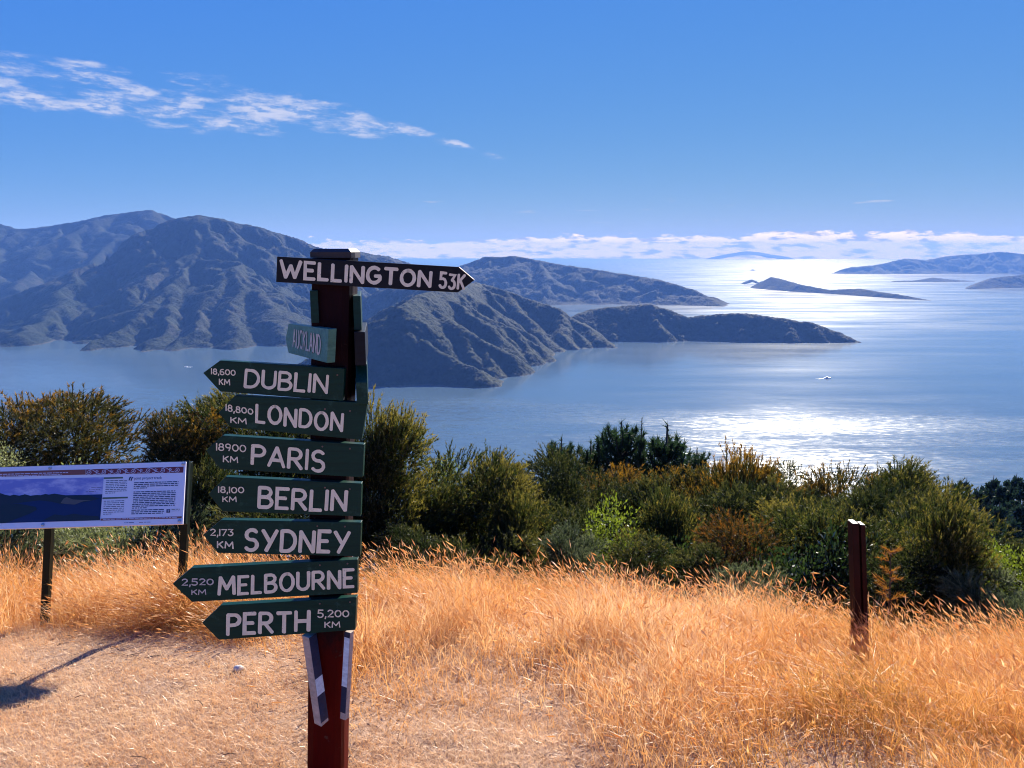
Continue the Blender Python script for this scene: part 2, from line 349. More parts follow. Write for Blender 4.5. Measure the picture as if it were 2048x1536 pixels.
def hill(name, label, cat, ridges, res, slope=0.52, spur_len=(500, 900), spur_gap=260, spur_drop=0.40, seed=1, mat='forest', canopy=5.0, gully=40, pad=500, subs=True, warp=25):
    """height field: the highest of all ridge lines and their spurs, falling away at `slope`, cut off at the sea"""
    rs = np.random.default_rng(seed); segs = []
    def push(pl, sl):
        for a, b in zip(pl[:-1], pl[1:]): segs.append((a, b, sl))
    for r_ in ridges:
        pl = [np.array(on_sea(q[0], q[1]) if len(q) == 2 else at(q[0], q[1], q[2])) for q in r_]
        push(pl, slope)
        if not spur_gap: continue
        for a, b in zip(pl[:-1], pl[1:]):
            d = b - a; L = np.hypot(d[0], d[1]); n = max(1, int(L / spur_gap + rs.random()))
            for k in range(n):
                p = a + d * ((k + rs.random()) / n); hd = math.atan2(d[1], d[0])
                for sgn in (-1, 1):
                    ang = hd + sgn * (math.pi / 2 + rs.uniform(-0.5, 0.5)) ; ln = rs.uniform(*spur_len)
                    pts = [p]; q = p.copy()
                    for j in range(4):
                        ang += rs.uniform(-0.3, 0.3); st = ln / 4
                        q = q + np.array([math.cos(ang) * st, math.sin(ang) * st, -st * spur_drop * rs.uniform(0.7, 1.35)]); pts.append(q.copy())
                        if subs and j < 3:
                            for s2 in (-1, 1):
                                a2 = ang + s2 * rs.uniform(0.6, 1.1); l2 = ln * 0.33
                                push([q.copy(), q + np.array([math.cos(a2) * l2, math.sin(a2) * l2, -l2 * spur_drop * 1.25])], slope * 1.35)
                    push(pts, slope * 1.2)
    P = np.array([p for s_ in segs for p in s_[:2]])
    x0, x1 = P[:, 0].min() - pad, P[:, 0].max() + pad; y0, y1 = P[:, 1].min() - pad, P[:, 1].max() + pad
    nx, ny = int((x1 - x0) / res), int((y1 - y0) / res)
    gx, gy = np.meshgrid(np.linspace(x0, x1, nx), np.linspace(y0, y1, ny))
    wx = gx + (fbm(gx / 180, gy / 180, 3, seed) - 0.5) * 2 * warp; wy = gy + (fbm(gx / 180, gy / 180, 3, seed + 50) - 0.5) * 2 * warp
    H = np.full(gx.shape, -1e9); D = np.full(gx.shape, 1e9)
    for a, b, sl in segs:
        d = b - a; L2 = d[0] ** 2 + d[1] ** 2 + 1e-6
        # only the part of the grid that this segment can lift above the sea
        reach = (max(a[2], b[2]) - SEA) / sl + 60
        ix0 = max(0, int((min(a[0], b[0]) - reach - x0) / (x1 - x0) * nx)); ix1 = min(nx, int((max(a[0], b[0]) + reach - x0) / (x1 - x0) * nx) + 2)
        iy0 = max(0, int((min(a[1], b[1]) - reach - y0) / (y1 - y0) * ny)); iy1 = min(ny, int((max(a[1], b[1]) + reach - y0) / (y1 - y0) * ny) + 2)
        if ix1 <= ix0 or iy1 <= iy0: continue
        s_ = (slice(iy0, iy1), slice(ix0, ix1)); X, Y = wx[s_], wy[s_]
        tt = np.clip(((X - a[0]) * d[0] + (Y - a[1]) * d[1]) / L2, 0, 1)
        ds = np.hypot(X - a[0] - tt * d[0], Y - a[1] - tt * d[1])
        h = a[2] + tt * d[2] - sl * (np.sqrt(ds * ds + 400) - 20)
        up = h > H[s_]; H[s_] = np.where(up, h, H[s_]); D[s_] = np.where(up, ds, D[s_])
    up = np.clip((H - SEA) / 60, 0, 1)
    g = np.abs(fbm(gx / 170, gy / 170, 4, seed + 9) - 0.5) * 2
    H = H - gully * (1 - np.clip(g * 2.4, 0, 1)) * np.clip(D / 140, 0, 1) * up
    H = H + gully * 1.1 * (fbm(gx / 300, gy / 300, 3, seed + 19) - 0.5) * np.clip(D / 120, 0, 1) * up
    can = (np.random.default_rng(seed + 3).random(gx.shape) - 0.5) * 0.9 + (fbm(gx / 22, gy / 22, 2, seed + 5) - 0.5) * 1.6
    H = H + canopy * can * np.clip((H - SEA) / 15, 0.0, 1)
    keep = H > SEA - 25
    idx = np.arange(nx * ny).reshape(ny, nx); a, b, c, d = idx[:-1, :-1], idx[:-1, 1:], idx[1:, 1:], idx[1:, :-1]
    k = keep.ravel(); q = (k[a] | k[b] | k[c] | k[d])
    a, b, c, d = a[q], b[q], c[q], d[q]; T = np.concatenate([np.stack([a, b, c], 1), np.stack([a, c, d], 1)])
    used = np.unique(T); rm = np.zeros(nx * ny, np.int64); rm[used] = np.arange(len(used))
    V = np.stack([gx.ravel(), gy.ravel(), np.maximum(H.ravel(), SEA - 30)], 1)[used]
    o = link(name, np_mesh(name, V, rm[T], M[mat], smooth=True)); props(o, label, cat, kind='structure'); return o

hill('mountain', 'farther blue mountain ridge on the left skyline', 'mountain',
     [[(-420, 440, 6000), (-250, 405, 6100), (-100, 425, 6100), (0, 447, 6100), (40, 458, 6100), (130, 448, 6150), (215, 430, 6200), (262, 424, 6200), (300, 419, 6200), (350, 436, 6300), (430, 460, 6400), (560, 500, 6600)],
      [(-100, 425, 6100), (-60, 520, 5200), (-150, 600, 4300)], [(130, 448, 6150), (80, 520, 5400), (30, 575, 4800)]],
     16, seed=11, slope=0.46, spur_len=(700, 1100), spur_gap=420, spur_drop=0.36, pad=700, subs=False)
hill('mountain', 'large bush-clad mountain with ribbed spurs left of the signpost', 'mountain',
     [[(395, 430, 4700), (430, 437, 4700), (470, 447, 4720), (520, 460, 4750), (560, 470, 4800), (640, 496, 4900), (720, 503, 5000), (770, 513, 5100), (825, 527, 5200), (870, 560, 5250)],
      [(395, 430, 4700), (345, 440, 4700), (300, 462, 4600), (180, 525, 4400), (60, 575, 4150), (-60, 615, 3900), (-160, 660, 3500)],
      [(395, 430, 4700), (400, 515, 4200), (350, 560, 3800), (270, 620, 3400), (190, 690, 3010)],
      [(400, 515, 4200), (470, 525, 3950), (510, 580, 3600), (560, 665, 3180)],
      [(350, 560, 3800), (330, 640, 3280), (310, 700, 2930)],
      [(440, 535, 3900), (410, 615, 3400), (360, 700, 2930)],
      [(470, 525, 3950), (470, 610, 3400), (450, 683, 3050)],
      [(180, 525, 4400), (120, 600, 3800), (40, 670, 3180)]],
     9, seed=23, slope=0.58, spur_len=(300, 700), spur_gap=340, spur_drop=0.42, pad=350, warp=75, gully=60)
hill('headland', 'steep ridged headland running to a point right of the signpost', 'hill',
     [[(955, 565, 3350), (1000, 578, 3350), (1060, 600, 3300), (1110, 615, 3270), (1150, 640, 3220), (1190, 668, 3140), (1234, 694, 3070)],
      [(955, 565, 3350), (900, 575, 2960), (845, 590, 2620), (800, 612, 2470), (832, 668, 2370), (900, 712, 2280), (960, 742, 2220), (1005, 774, 2165)],
      [(800, 612, 2470), (760, 650, 2390), (715, 712, 2290), (685, 755, 2220)],
      [(900, 575, 2960), (960, 640, 2900), (1010, 690, 2830), (1060, 714, 2830)],
      [(1000, 578, 3350), (1060, 645, 3080), (1130, 702, 2940)],
      [(955, 565, 3350), (860, 570, 3800), (760, 580, 4100)]],
     7, seed=31, slope=0.74, spur_len=(180, 420), spur_gap=230, spur_drop=0.48, pad=200, mat='scrub', canopy=4.5, gully=30, warp=32)
hill('hill', 'long rounded blue hill behind the tip of the Wellington board', 'hill',
     [[(860, 575, 6700), (925, 530, 6500), (970, 513, 6400), (1005, 514, 6350), (1030, 511, 6300), (1100, 525, 6200), (1180, 537, 6100), (1250, 548, 6000), (1320, 560, 5850), (1390, 580, 5650), (1425, 598, 5480), (1447, 611, 5350)]],
     12, seed=41, slope=0.44, spur_len=(400, 800), spur_gap=460, spur_drop=0.36, pad=300, subs=False, gully=30)
hill('headland', 'low dark headland lying across the middle of the sound', 'hill',
     [[(1130, 640, 3350), (1180, 618, 3450), (1240, 612, 3480), (1300, 608, 3480), (1340, 620, 3460), (1375, 634, 3430), (1440, 628, 3420), (1490, 626, 3400), (1560, 636, 3370), (1620, 645, 3340), (1670, 661, 3300), (1712, 682, 3245)]],
     7, seed=53, slope=0.72, spur_len=(120, 240), spur_gap=240, spur_drop=0.52, pad=120, subs=False, gully=14, canopy=3.5, warp=12)
hill('island', 'narrow humped island in the sun glitter', 'island',
     [[(1511, 573, 8150), (1525, 562, 8000), (1542, 554, 7900), (1562, 558, 7700), (1600, 569, 7300), (1660, 580, 6950), (1720, 577, 6700), (1760, 584, 6450), (1800, 589, 6250), (1862, 601, 5960)]],
     11, seed=61, slope=0.68, spur_gap=0, pad=160, gully=14, canopy=4, warp=14)
hill('islet', 'tiny rock islet off the left end of the narrow island', 'island', [[(1496, 563, 8900), (1503, 559, 8900), (1512, 563, 8900)]], 10, seed=63, slope=0.5, spur_gap=0, pad=80, gully=4, canopy=3, warp=6)
hill('peninsula', 'far blue peninsula on the right below the cloud bank', 'hill',
     [[(1686, 543, 12900), (1700, 534, 12900), (1722, 533, 12950), (1750, 530, 13000), (1780, 524, 13100), (1810, 517, 13200), (1850, 520, 13300), (1900, 511, 13400), (1950, 508, 13300), (2000, 503, 13200), (2048, 508, 13000), (2150, 500, 12800), (2300, 520, 12600)]],
     32, seed=71, slope=0.42, spur_len=(400, 700), spur_gap=800, spur_drop=0.34, pad=300, subs=False, canopy=5)
hill('islet', 'low dark islet in front of the far right peninsula', 'island', [[(1790, 562, 9500), (1830, 561, 9500), (1868, 555, 9600), (1900, 559, 9600), (1945, 562, 9600)]], 12, seed=73, slope=0.3, spur_gap=0, pad=100, gully=8, canopy=4, warp=10)
hill('headland', 'blue headland entering the water at the right edge', 'hill', [[(1938, 576, 7760), (1960, 565, 7950), (1985, 556, 8150), (2048, 549, 8300), (2130, 542, 8300), (2250, 550, 8200)]], 14, seed=79, slope=0.52, spur_gap=0, pad=200, gully=14, warp=12)
hill('island', 'faint distant island sitting on the sea horizon', 'island', [[(1428, 513, 33000), (1465, 506, 33000), (1490, 502, 33000), (1510, 503, 33000), (1545, 509, 33000), (1572, 513, 33000)]], 70, seed=83, slope=0.3, spur_gap=0, pad=500, gully=20, warp=30)

# ------------------------------------------------------------------ the lookout's own ground
PX = np.array([-30, -10, 0, 2.1, 3.3, 4.2, 5.0, 7.0, 10, 20, 60, 100, 400, 820, 1000.])
PZ = np.array([-1.0, -1.35, -1.55, -1.62, -1.79, -2.16, -2.75, -4.1, -6.0, -12.2, -36, -58, -225, -430, -440.])
def ground(x, y):
    x = np.asarray(x, float); y = np.asarray(y, float)
    z = np.interp(y, PX, PZ)
    z = z * 0.5 + 0.25 * (np.interp(y - 0.35, PX, PZ) + np.interp(y + 0.35, PX, PZ))
    z = z - 0.42 * np.clip((x - 0.4) / 2.6, 0, 1.6) * np.clip((y - 1.5) / 2.0, 0, 1)
    near = np.exp(-((x / 14) ** 2 + (y / 14) ** 2))
    z = z + near * ((fbm(x * 0.9, y * 0.9, 3, 5) - 0.5) * 0.10 + (fbm(x * 4, y * 4, 3, 8) - 0.5) * 0.045)
    z = z + 14.0 * np.exp(-(((x - 62) / 26) ** 2 + ((y - 84) / 40) ** 2))
    return z
def axis(parts): return np.unique(np.concatenate([np.arange(a, b, s) for a, b, s in parts] + [[parts[-1][1]]]).round(4))
ax = axis([(-900, -100, 50), (-100, -12, 5), (-12, -4, 0.5), (-4, 4, 0.06), (4, 12, 0.5), (12, 100, 5), (100, 900, 50)])
ay = axis([(-30, -4, 2), (-4, 1.4, 0.4), (1.4, 6, 0.06), (6, 14, 0.4), (14, 120, 4), (120, 1000, 40)])
gx, gy = np.meshgrid(ax, ay); gz = ground(gx, gy)
idx = np.arange(gx.size).reshape(gx.shape); a, b, c, d = idx[:-1, :-1].ravel(), idx[:-1, 1:].ravel(), idx[1:, 1:].ravel(), idx[1:, :-1].ravel()
def ground_material():
    m, t, o = mat_new('dry_ground'); b = t.n('ShaderNodeBsdfPrincipled'); tcn = t.n('ShaderNodeTexCoord'); P = tcn.outputs['Object']
    n1 = t.noise(P, 2.2, 5, 0.6); n2 = t.noise(P, 45, 5, 0.7); sx = t.n('ShaderNodeSeparateXYZ'); t.l(P, sx.inputs[0])
    c = t.mix(n1, c4((0.36, 0.22, 0.13)), c4((0.50, 0.34, 0.23))); c = t.mix(t.step(n2, 0.35, 0.65), c, c4((0.26, 0.15, 0.085)))
    c = t.mix(t.step(sx.outputs[1], 4.4, 5.4), c, c4((0.035, 0.04, 0.018)))     # bush-covered slope beyond the clearing
    t.l(c, b.inputs['Base Color']); b.inputs['Roughness'].default_value = 0.95; b.inputs['Specular IOR Level'].default_value = 0.1
    bn = t.n('ShaderNodeBump'); bn.inputs['Distance'].default_value = 0.012; t.l(n2, bn.inputs['Height']); t.l(bn.outputs[0], b.inputs['Normal'])
    t.l(b.outputs[0], o.inputs[0]); return m
props(link('ground', np_mesh('ground', np.stack([gx.ravel(), gy.ravel(), gz.ravel()], 1), np.concatenate([np.stack([a, b, c], 1), np.stack([a, c, d], 1)]), ground_material(), True)),
      'dry straw-covered ground of the lookout clearing', 'ground', kind='structure')

# ------------------------------------------------------------------ haze
hz = MB(); B = 37500.0
zb, zt = -460.0, 345.0
hz.add([(x, y, z) for z in (zb, zt) for y in (-B, B) for x in (-B, B)], [(0, 2, 3, 1), (4, 5, 7, 6), (0, 1, 5, 4), (1, 3, 7, 5), (3, 2, 6, 7), (2, 0, 4, 6)])
hm, ht, ho = mat_new('haze_air'); pv = ht.n('ShaderNodeVolumePrincipled')
pv.inputs['Color'].default_value = (0.17, 0.38, 1.0, 1); pv.inputs['Density'].default_value = 6.2e-5; pv.inputs['Anisotropy'].default_value = 0.0
pv.inputs['Absorption Color'].default_value = (0.30, 0.30, 0.30, 1)
ht.l(pv.outputs[0], ho.inputs['Volume'])
props(hz.build('haze', hm), 'pale blue haze filling the air over the sound', 'haze', kind='stuff')

# ================================================================== SIGNPOST
# brush-stroke alphabet: every letter is a few strokes in a box 1 high
def arc(cx, cy_, rx, ry, a0, a1, n=10): return [(cx + rx * math.cos(R(a0 + (a1 - a0) * k / n)), cy_ + ry * math.sin(R(a0 + (a1 - a0) * k / n))) for k in range(n + 1)]
GL = {
 'A': (.72, [[(0, 0), (.36, 1)], [(.36, 1), (.72, 0)], [(.15, .33), (.57, .33)]]),
 'B': (.58, [[(0, 0), (0, 1)], [(0, 1), (.26, 1)] + arc(.28, .77, .24, .23, 80, -80) + [(.05, .53)], [(.05, .52), (.28, .52)] + arc(.3, .26, .28, .26, 80, -80) + [(0, 0)]]),
 'C': (.62, [arc(.36, .5, .36, .5, 50, 310, 14)]),
 'D': (.64, [[(0, 0), (0, 1)], [(0, 1), (.22, 1)] + arc(.24, .5, .4, .5, 85, -85, 12) + [(0, 0)]]),
 'E': (.50, [[(.5, 1), (0, 1), (0, 0), (.5, 0)], [(0, .52), (.4, .52)]]),
 'G': (.68, [arc(.36, .5, .36, .5, 50, 330, 14) + [(.68, .45)], [(.4, .45), (.68, .45)]]),
 'H': (.62, [[(0, 0), (0, 1)], [(.62, 0), (.62, 1)], [(0, .5), (.62, .5)]]),
 'I': (.04, [[(.02, 0), (.02, 1)]]),
 'K': (.58, [[(0, 0), (0, 1)], [(.55, 1), (.03, .45)], [(.18, .6), (.58, 0)]]),
 'L': (.46, [[(0, 1), (0, 0), (.46, 0)]]),
 'M': (.84, [[(0, 0), (.06, 1)], [(.06, 1), (.42, .3)], [(.42, .3), (.78, 1)], [(.78, 1), (.84, 0)]]),
 'N': (.62, [[(0, 0), (0, 1)], [(0, 1), (.62, 0)], [(.62, 0), (.62, 1)]]),
 'O': (.70, [arc(.35, .5, .35, .5, 90, 452, 20)]),
 'P': (.56, [[(0, 0), (0, 1)], [(0, 1), (.26, 1)] + arc(.28, .74, .28, .26, 80, -80) + [(.03, .47)]]),
 'R': (.60, [[(0, 0), (0, 1)], [(0, 1), (.26, 1)] + arc(.28, .74, .27, .26, 80, -80) + [(.03, .48)], [(.24, .47), (.6, 0)]]),
 'S': (.56, [arc(.29, .75, .26, .25, 35, 250, 9) + arc(.28, .25, .28, .27, 75, -145, 11)]),
 'T': (.64, [[(0, 1), (.64, 1)], [(.32, 1), (.32, 0)]]),
 'U': (.60, [[(0, 1), (0, .3)] + arc(.3, .3, .3, .3, 180, 360, 10) + [(.6, 1)]]),
 'W': (1.05, [[(0, 1), (.27, 0)], [(.27, 0), (.53, .72)], [(.53, .72), (.76, 0)], [(.76, 0), (1.05, 1)]]),
 'Y': (.66, [[(0, 1), (.34, .45)], [(.66, 1), (.2, 0)]]),
 '0': (.62, [arc(.31, .5, .31, .46, 90, 452, 16)]), '1': (.05, [[(.02, 0), (.02, 1)]]),
 '2': (.58, [arc(.28, .72, .26, .27, 160, -20, 8) + [(.03, .03), (.58, .03)]]),
 '3': (.55, [[(0, .97), (.5, .97), (.24, .6)], arc(.24, .3, .28, .3, 90, -150, 10)]),
 '5': (.56, [[(.52, 1), (.06, 1), (.03, .58)] + arc(.24, .3, .3, .31, 110, -150, 10)]),
 '6': (.56, [[(.46, 1)] + arc(.3, .5, .3, .5, 120, 180, 4) + arc(.28, .28, .28, .28, 180, 530, 12)]),
 '7': (.55, [[(0, .97), (.55, .97), (.15, 0)]]),
 '8': (.56, [arc(.28, .76, .22, .23, 90, 450, 12), arc(.28, .27, .27, .27, 90, 450, 12)]),
 '9': (.56, [arc(.27, .7, .26, .28, 0, 360, 12) + [(.5, .45), (.36, 0)]]),
 ',': (.06, [[(.06, .1), (0, -.22)]]), ' ': (.35, []),
}
def ribbon(pts, th, rs):
    """outline of a brush stroke with rounded ends; returns 2-D points and triangles"""
    P = [np.array(pts[0], float)]
    for p in pts[1:]:
        p = np.array(p, float)
        if np.linalg.norm(p - P[-1]) > th * 0.08: P.append(p)
    if len(P) < 2: P.append(P[0] + [th * .1, 0])
    Lr, Rr = [], []
    for i, p in enumerate(P):
        d0 = P[i] - P[i - 1] if i else P[1] - P[0]; d1 = P[i + 1] - P[i] if i < len(P) - 1 else d0
        d0 = d0 / np.linalg.norm(d0); d1 = d1 / np.linalg.norm(d1); m = d0 + d1; nm = np.linalg.norm(m)
        m = m / nm if nm > 0.3 else d0; n = np.array([-m[1], m[0]]); k = min(1.5, 1 / max(0.5, abs(float(np.dot(m, d0)))))
        w_ = th * 0.5 * k * rs.uniform(0.90, 1.12); Lr.append(p + n * w_); Rr.append(p - n * w_)
    V2 = []; T2 = []
    for a, b in zip(Lr, Rr): V2 += [a, b]
    for i in range(len(P) - 1): T2 += [(2 * i, 2 * i + 1, 2 * i + 3), (2 * i, 2 * i + 3, 2 * i + 2)]
    for end, (ia, ib) in ((0, (0, 1)), (1, (2 * len(P) - 1, 2 * len(P) - 2))):
        a, b = V2[ia], V2[ib]; c = (a + b) / 2; r = (a - b) / 2; out_ = np.array([r[1], -r[0]]) * (-1)
        prev = ia
        for k in range(1, 5):
            an = math.pi * k / 5; q = c + r * math.cos(an) + out_ * math.sin(an) * 0.75 * rs.uniform(.85, 1.1); V2.append(q); T2.append((prev, len(V2) - 1, ib)); prev = len(V2) - 1
    return V2, T2
class Plane:
    def __init__(s, p0, n):
        s.p0 = np.array(p0, float); s.n = np.array(n, float) / np.linalg.norm(n)
        s.u = np.cross([0, 0, 1], s.n); s.u /= np.linalg.norm(s.u); s.v = np.cross(s.n, s.u)
    def hit(s, px, py): return on_plane(px, py, s.p0, s.n)
    def to2(s, p): d = np.array(p) - s.p0; return np.array([d @ s.u, d @ s.v])
    def to3(s, q, off=0.0): return s.p0 + s.u * q[0] + s.v * q[1] + s.n * off
def lettering(name, text, quad, plane, mat, parent, th=0.19, gap=0.2, off=0.0012, seed=0):
    rs = np.random.default_rng(seed + len(text)); q = [plane.to2(plane.hit(*p)) for p in quad]   # TL TR BR BL
    hgt = np.linalg.norm(q[3] - q[0]); wid_ = np.linalg.norm(q[2] - q[3]); gs = sum(GL[c][0] for c in text)
    for _ in range(8):                                    # clear space between the letters, whatever the squeeze
        tot = gs + gap * (len(text) - 1); thu = th * hgt / (wid_ / (tot + 1e-6)); gap = thu + max(0.07, 0.13 * gs / len(text))
    tot = gs + gap * (len(text) - 1); eu = th * hgt * 0.5 / wid_
    mb = MB(); x = 0; k = 0; inset = th * 0.5
    for ch in text:
        wd, strokes = GL[ch]; jit = rs.uniform(-0.025, 0.025)
        for st in strokes:
            pts = []
            for (sx_, sy_) in st:
                u = (x + sx_) / tot; v = inset + jit + sy_ * (1 - 2 * inset); u = eu + u * (1 - 2 * eu)
                pts.append((q[3] * (1 - u) + q[2] * u) * (1 - v) + (q[0] * (1 - u) + q[1] * u) * v)
            V2, T2 = ribbon(pts, th * hgt, rs)
            mb.add([plane.to3(p, off + 0.00012 * (k % 7)) for p in V2], T2); k += 1
        x += wd + gap
    me = bpy.data.meshes.new(name); me.from_pydata(mb.v, [], mb.f); me.update(); me.materials.append(mat)
    return link(name, me, parent)

POST_Y = 2.07; HW = 0.0565
p_top = at(671, 507, POST_Y); p_bot = at(656, 1536, POST_Y); lean = (p_top - p_bot); lean /= lean[2]
gb = float(ground(p_bot[0], POST_Y)); base = p_bot + lean * (gb - 0.25 - p_bot[2])
sign = empty('signpost', (float(base[0]), POST_Y, gb)); MI = Matrix.Translation(sign.location).inverted()
def child(o, parent):
    """keep world coordinates while parented to a moved root"""
    o.parent = parent; root = parent
    while root.parent: root = root.parent
    if parent.parent is None: o.matrix_parent_inverse = Matrix.Translation(root.location).inverted()
    return o
props(sign, 'red timber signpost stacked with hand-painted city distance boards', 'signpost')
def loft(name, axis_pts, hw, mat, parent, n=24, power=5.0, yaw=0.0):
    mb = MB(); vs = []; fs = []
    for p, h in axis_pts:
        for k in range(n):
            a_ = 2 * math.pi * k / n; ca, sa = math.cos(a_), math.sin(a_)
            r_ = h / (abs(ca) ** power + abs(sa) ** power) ** (1 / power)
            x, y = r_ * ca, r_ * sa; vs.append(np.array(p) + [x * math.cos(yaw) - y * math.sin(yaw), x * math.sin(yaw) + y * math.cos(yaw), 0])
    m = len(axis_pts)
    for i in range(m - 1):
        for k in range(n): fs.append((i * n + k, i * n + (k + 1) % n, (i + 1) * n + (k + 1) % n, (i + 1) * n + k))
    fs += [tuple(range(n))[::-1], tuple((m - 1) * n + k for k in range(n))]; mb.add(vs, fs)
    return child(mb.build(name, mat, None, smooth=False), parent)
ztop = p_top[2]
ax_ = [(base + lean * (z - base[2]), HW) for z in np.linspace(base[2], ztop - 0.012, 14)]
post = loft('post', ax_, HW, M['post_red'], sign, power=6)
for p in post.data.polygons: p.use_smooth = False
top = base + lean * (ztop - base[2])
loft('post_cap', [(top + [0, 0, -0.011], 0.055), (top + [0, 0, -0.011], 0.0615), (top + [0, 0, 0.004], 0.0615), (top + [0, 0, 0.013], 0.052)], 0.06, M['cap'], sign, power=6)

def board(px_loop, plane, mat, th=0.021, label=None, bolts=()):
    mb = MB(); mb.prism([plane.hit(*p) for p in px_loop], plane.n, th)
    o = child(mb.build('sign_board', mat, None, bevel=0.0012), sign)
    if label: o['label'] = label
    for bp in bolts:
        nb = MB(); c = plane.to2(plane.hit(*bp)); nb.prism([plane.to3(c + 0.0026 * np.array([math.cos(a_ * math.pi / 3), math.sin(a_ * math.pi / 3)]), 0.0016) for a_ in range(6)], plane.n, 0.002)
        nb.build('nail', M['nail'], o)
    return o
def front(yaw=0.0, dy=0.0):
    """front plane of a board nailed to the post, turned a little"""
    y = POST_Y - HW - 0.0235 - dy; return Plane(at(668, 800, y), (math.sin(R(yaw)), -math.cos(R(yaw)), 0))
TXT = [
 ('WELLINGTON 53K', 'black', 1.5, [(554, 513), (918, 534), (949, 560), (916, 585), (552, 564)],
  [('WELLINGTON', [(559, 518), (866, 541), (863, 576), (558, 558)], .175, .17, 'cream'), ('53K', [(879, 543), (933, 549), (930, 581), (877, 578)], .15, .3, 'cream')], []),
 ('DUBLIN 18,600 KM', 'green', -2.0, [(440, 721), (689, 737), (686, 802), (440, 783), (406, 746)],
  [('DUBLIN', [(490, 737), (659, 748), (656, 789), (487, 776)], .155, .24, 'cream'), ('18,600', [(422, 736), (472, 739), (472, 752), (422, 749)], .17, .3, 'cream'), ('KM', [(438, 757), (461, 758), (461, 771), (438, 770)], .17, .35, 'cream')], [(675, 750)]),
 ('LONDON 18,800 KM', 'green', 1.0, [(470, 791), (735, 806), (723, 880), (462, 855), (437, 826)],
  [('LONDON', [(511, 806), (689, 826), (686, 866), (510, 846)], .155, .22, 'cream'), ('18,800', [(451, 807), (507, 817), (507, 830), (451, 822)], .16, .3, 'cream'), ('KM', [(461, 833), (494, 836), (494, 849), (461, 846)], .17, .4, 'cream')], [(650, 818), (700, 822)]),
 ('PARIS 18,900 KM', 'green', -1.0, [(445, 871), (728, 889), (725, 955), (440, 938), (412, 901)],
  [('PARIS', [(503, 887), (653, 900), (650, 946), (501, 930)], .155, .34, 'cream'), ('18900', [(432, 885), (493, 889), (493, 905), (432, 901)], .15, .3, 'cream'), ('KM', [(446, 910), (477, 913), (477, 926), (446, 924)], .17, .45, 'cream')], [(645, 893), (700, 897)]),
 ('BERLIN 18,100 KM', 'green', 0.6, [(451, 954), (723, 967), (721, 1033), (445, 1023), (417, 988)],
  [('BERLIN', [(516, 972), (697, 980), (694, 1025), (514, 1018)], .155, .26, 'cream'), ('18,100', [(436, 972), (489, 973), (489, 987), (436, 986)], .17, .3, 'cream'), ('KM', [(445, 992), (474, 992), (474, 1004), (445, 1004)], .17, .45, 'cream')], [(650, 975), (700, 978)]),
 ('SYDNEY 2,173 KM', 'green', -0.6, [(442, 1040), (722, 1045), (720, 1113), (436, 1106), (406, 1070)],
  [('SYDNEY', [(489, 1056), (703, 1060), (700, 1108), (486, 1103)], .155, .24, 'cream'), ('2,173', [(420, 1057), (468, 1057), (468, 1072), (420, 1072)], .16, .3, 'cream'), ('KM', [(434, 1081), (468, 1082), (468, 1098), (434, 1096)], .18, .4, 'cream')], [(635, 1052), (690, 1053)]),
 ('MELBOURNE 2,520 KM', 'green', 1.6, [(383, 1136), (715, 1119), (715, 1186), (384, 1204), (345, 1168)],
  [('MELBOURNE', [(436, 1152), (710, 1136), (710, 1176), (435, 1192)], .155, .2, 'cream'), ('2,520', [(363, 1157), (428, 1156), (428, 1170), (363, 1172)], .16, .3, 'cream_faded'), ('KM', [(383, 1179), (413, 1177), (413, 1189), (383, 1190)], .18, .4, 'cream_faded')], [(640, 1130), (695, 1127)]),
 ('PERTH 5,200 KM', 'green', -1.2, [(441, 1211), (713, 1195), (710, 1260), (438, 1280), (404, 1246)],
  [('PERTH', [(453, 1226), (622, 1219), (621, 1264), (452, 1272)], .155, .4, 'cream'), ('5,200', [(635, 1219), (699, 1219), (699, 1234), (635, 1236)], .15, .3, 'cream'), ('KM', [(649, 1243), (681, 1242), (681, 1255), (649, 1256)], .17, .45, 'cream')], [(640, 1207), (700, 1204)]),
]
for k, (nm, mt, yaw, loop, texts, bolts) in enumerate(TXT):
    pl = front(yaw, 0.002 * (k % 3))
    bo = board(loop, pl, M[mt], label=('black' if mt == 'black' else 'dark green') + ' arrow board lettered ' + nm, bolts=bolts)
    for j, (tx, quad, th, gap, cm) in enumerate(texts): lettering('lettering', tx, quad, pl, M[cm], bo, th, gap, seed=k * 10 + j)
# side boards, nailed to the flanks of the post and pointing away
def side_board(px_near, y_near, y_far, yaw_px, mat, label, cut=0.0, th=0.02):
    """px_near = the near end face (left, right, top, bottom) in the photo"""
    l, r_, t_, b_ = px_near; zt_ = at((l + r_) / 2, t_, y_near)[2]; zb_ = at((l + r_) / 2, b_, y_near)[2]; xl = at(l, (t_ + b_) / 2, y_near)[0]; xr = at(r_, (t_ + b_) / 2, y_near)[0]
    hgt = zt_ - zb_; mb = MB(); dx = yaw_px
    prof = [(y_near, zb_), (y_near, zt_ - hgt * cut), (y_near + hgt * cut, zt_), (y_far - 0.05, zt_), (y_far, (zt_ + zb_) / 2), (y_far - 0.05, zb_)] if cut else [(y_near, zb_), (y_near, zt_), (y_far - 0.05, zt_), (y_far, (zt_ + zb_) / 2), (y_far - 0.05, zb_)]
    n = len(prof); vs = []
    for x0 in (xl, xr):
        for (y, z) in prof: vs.append((x0 + dx * (y - y_near), y, z))
    fs = [tuple(range(n)), tuple(range(2 * n - 1, n - 1, -1))] + [(i, (i + 1) % n, (i + 1) % n + n, i + n) for i in range(n)]
    mb.add(vs, fs); o = child(mb.build('sign_board', mat, None, bevel=0.0012), sign); o['label'] = label; return o
side_board((621, 637, 581, 646), 2.0, 2.3, -0.25, M['green'], 'green board end-on at the left of the post below the top board')
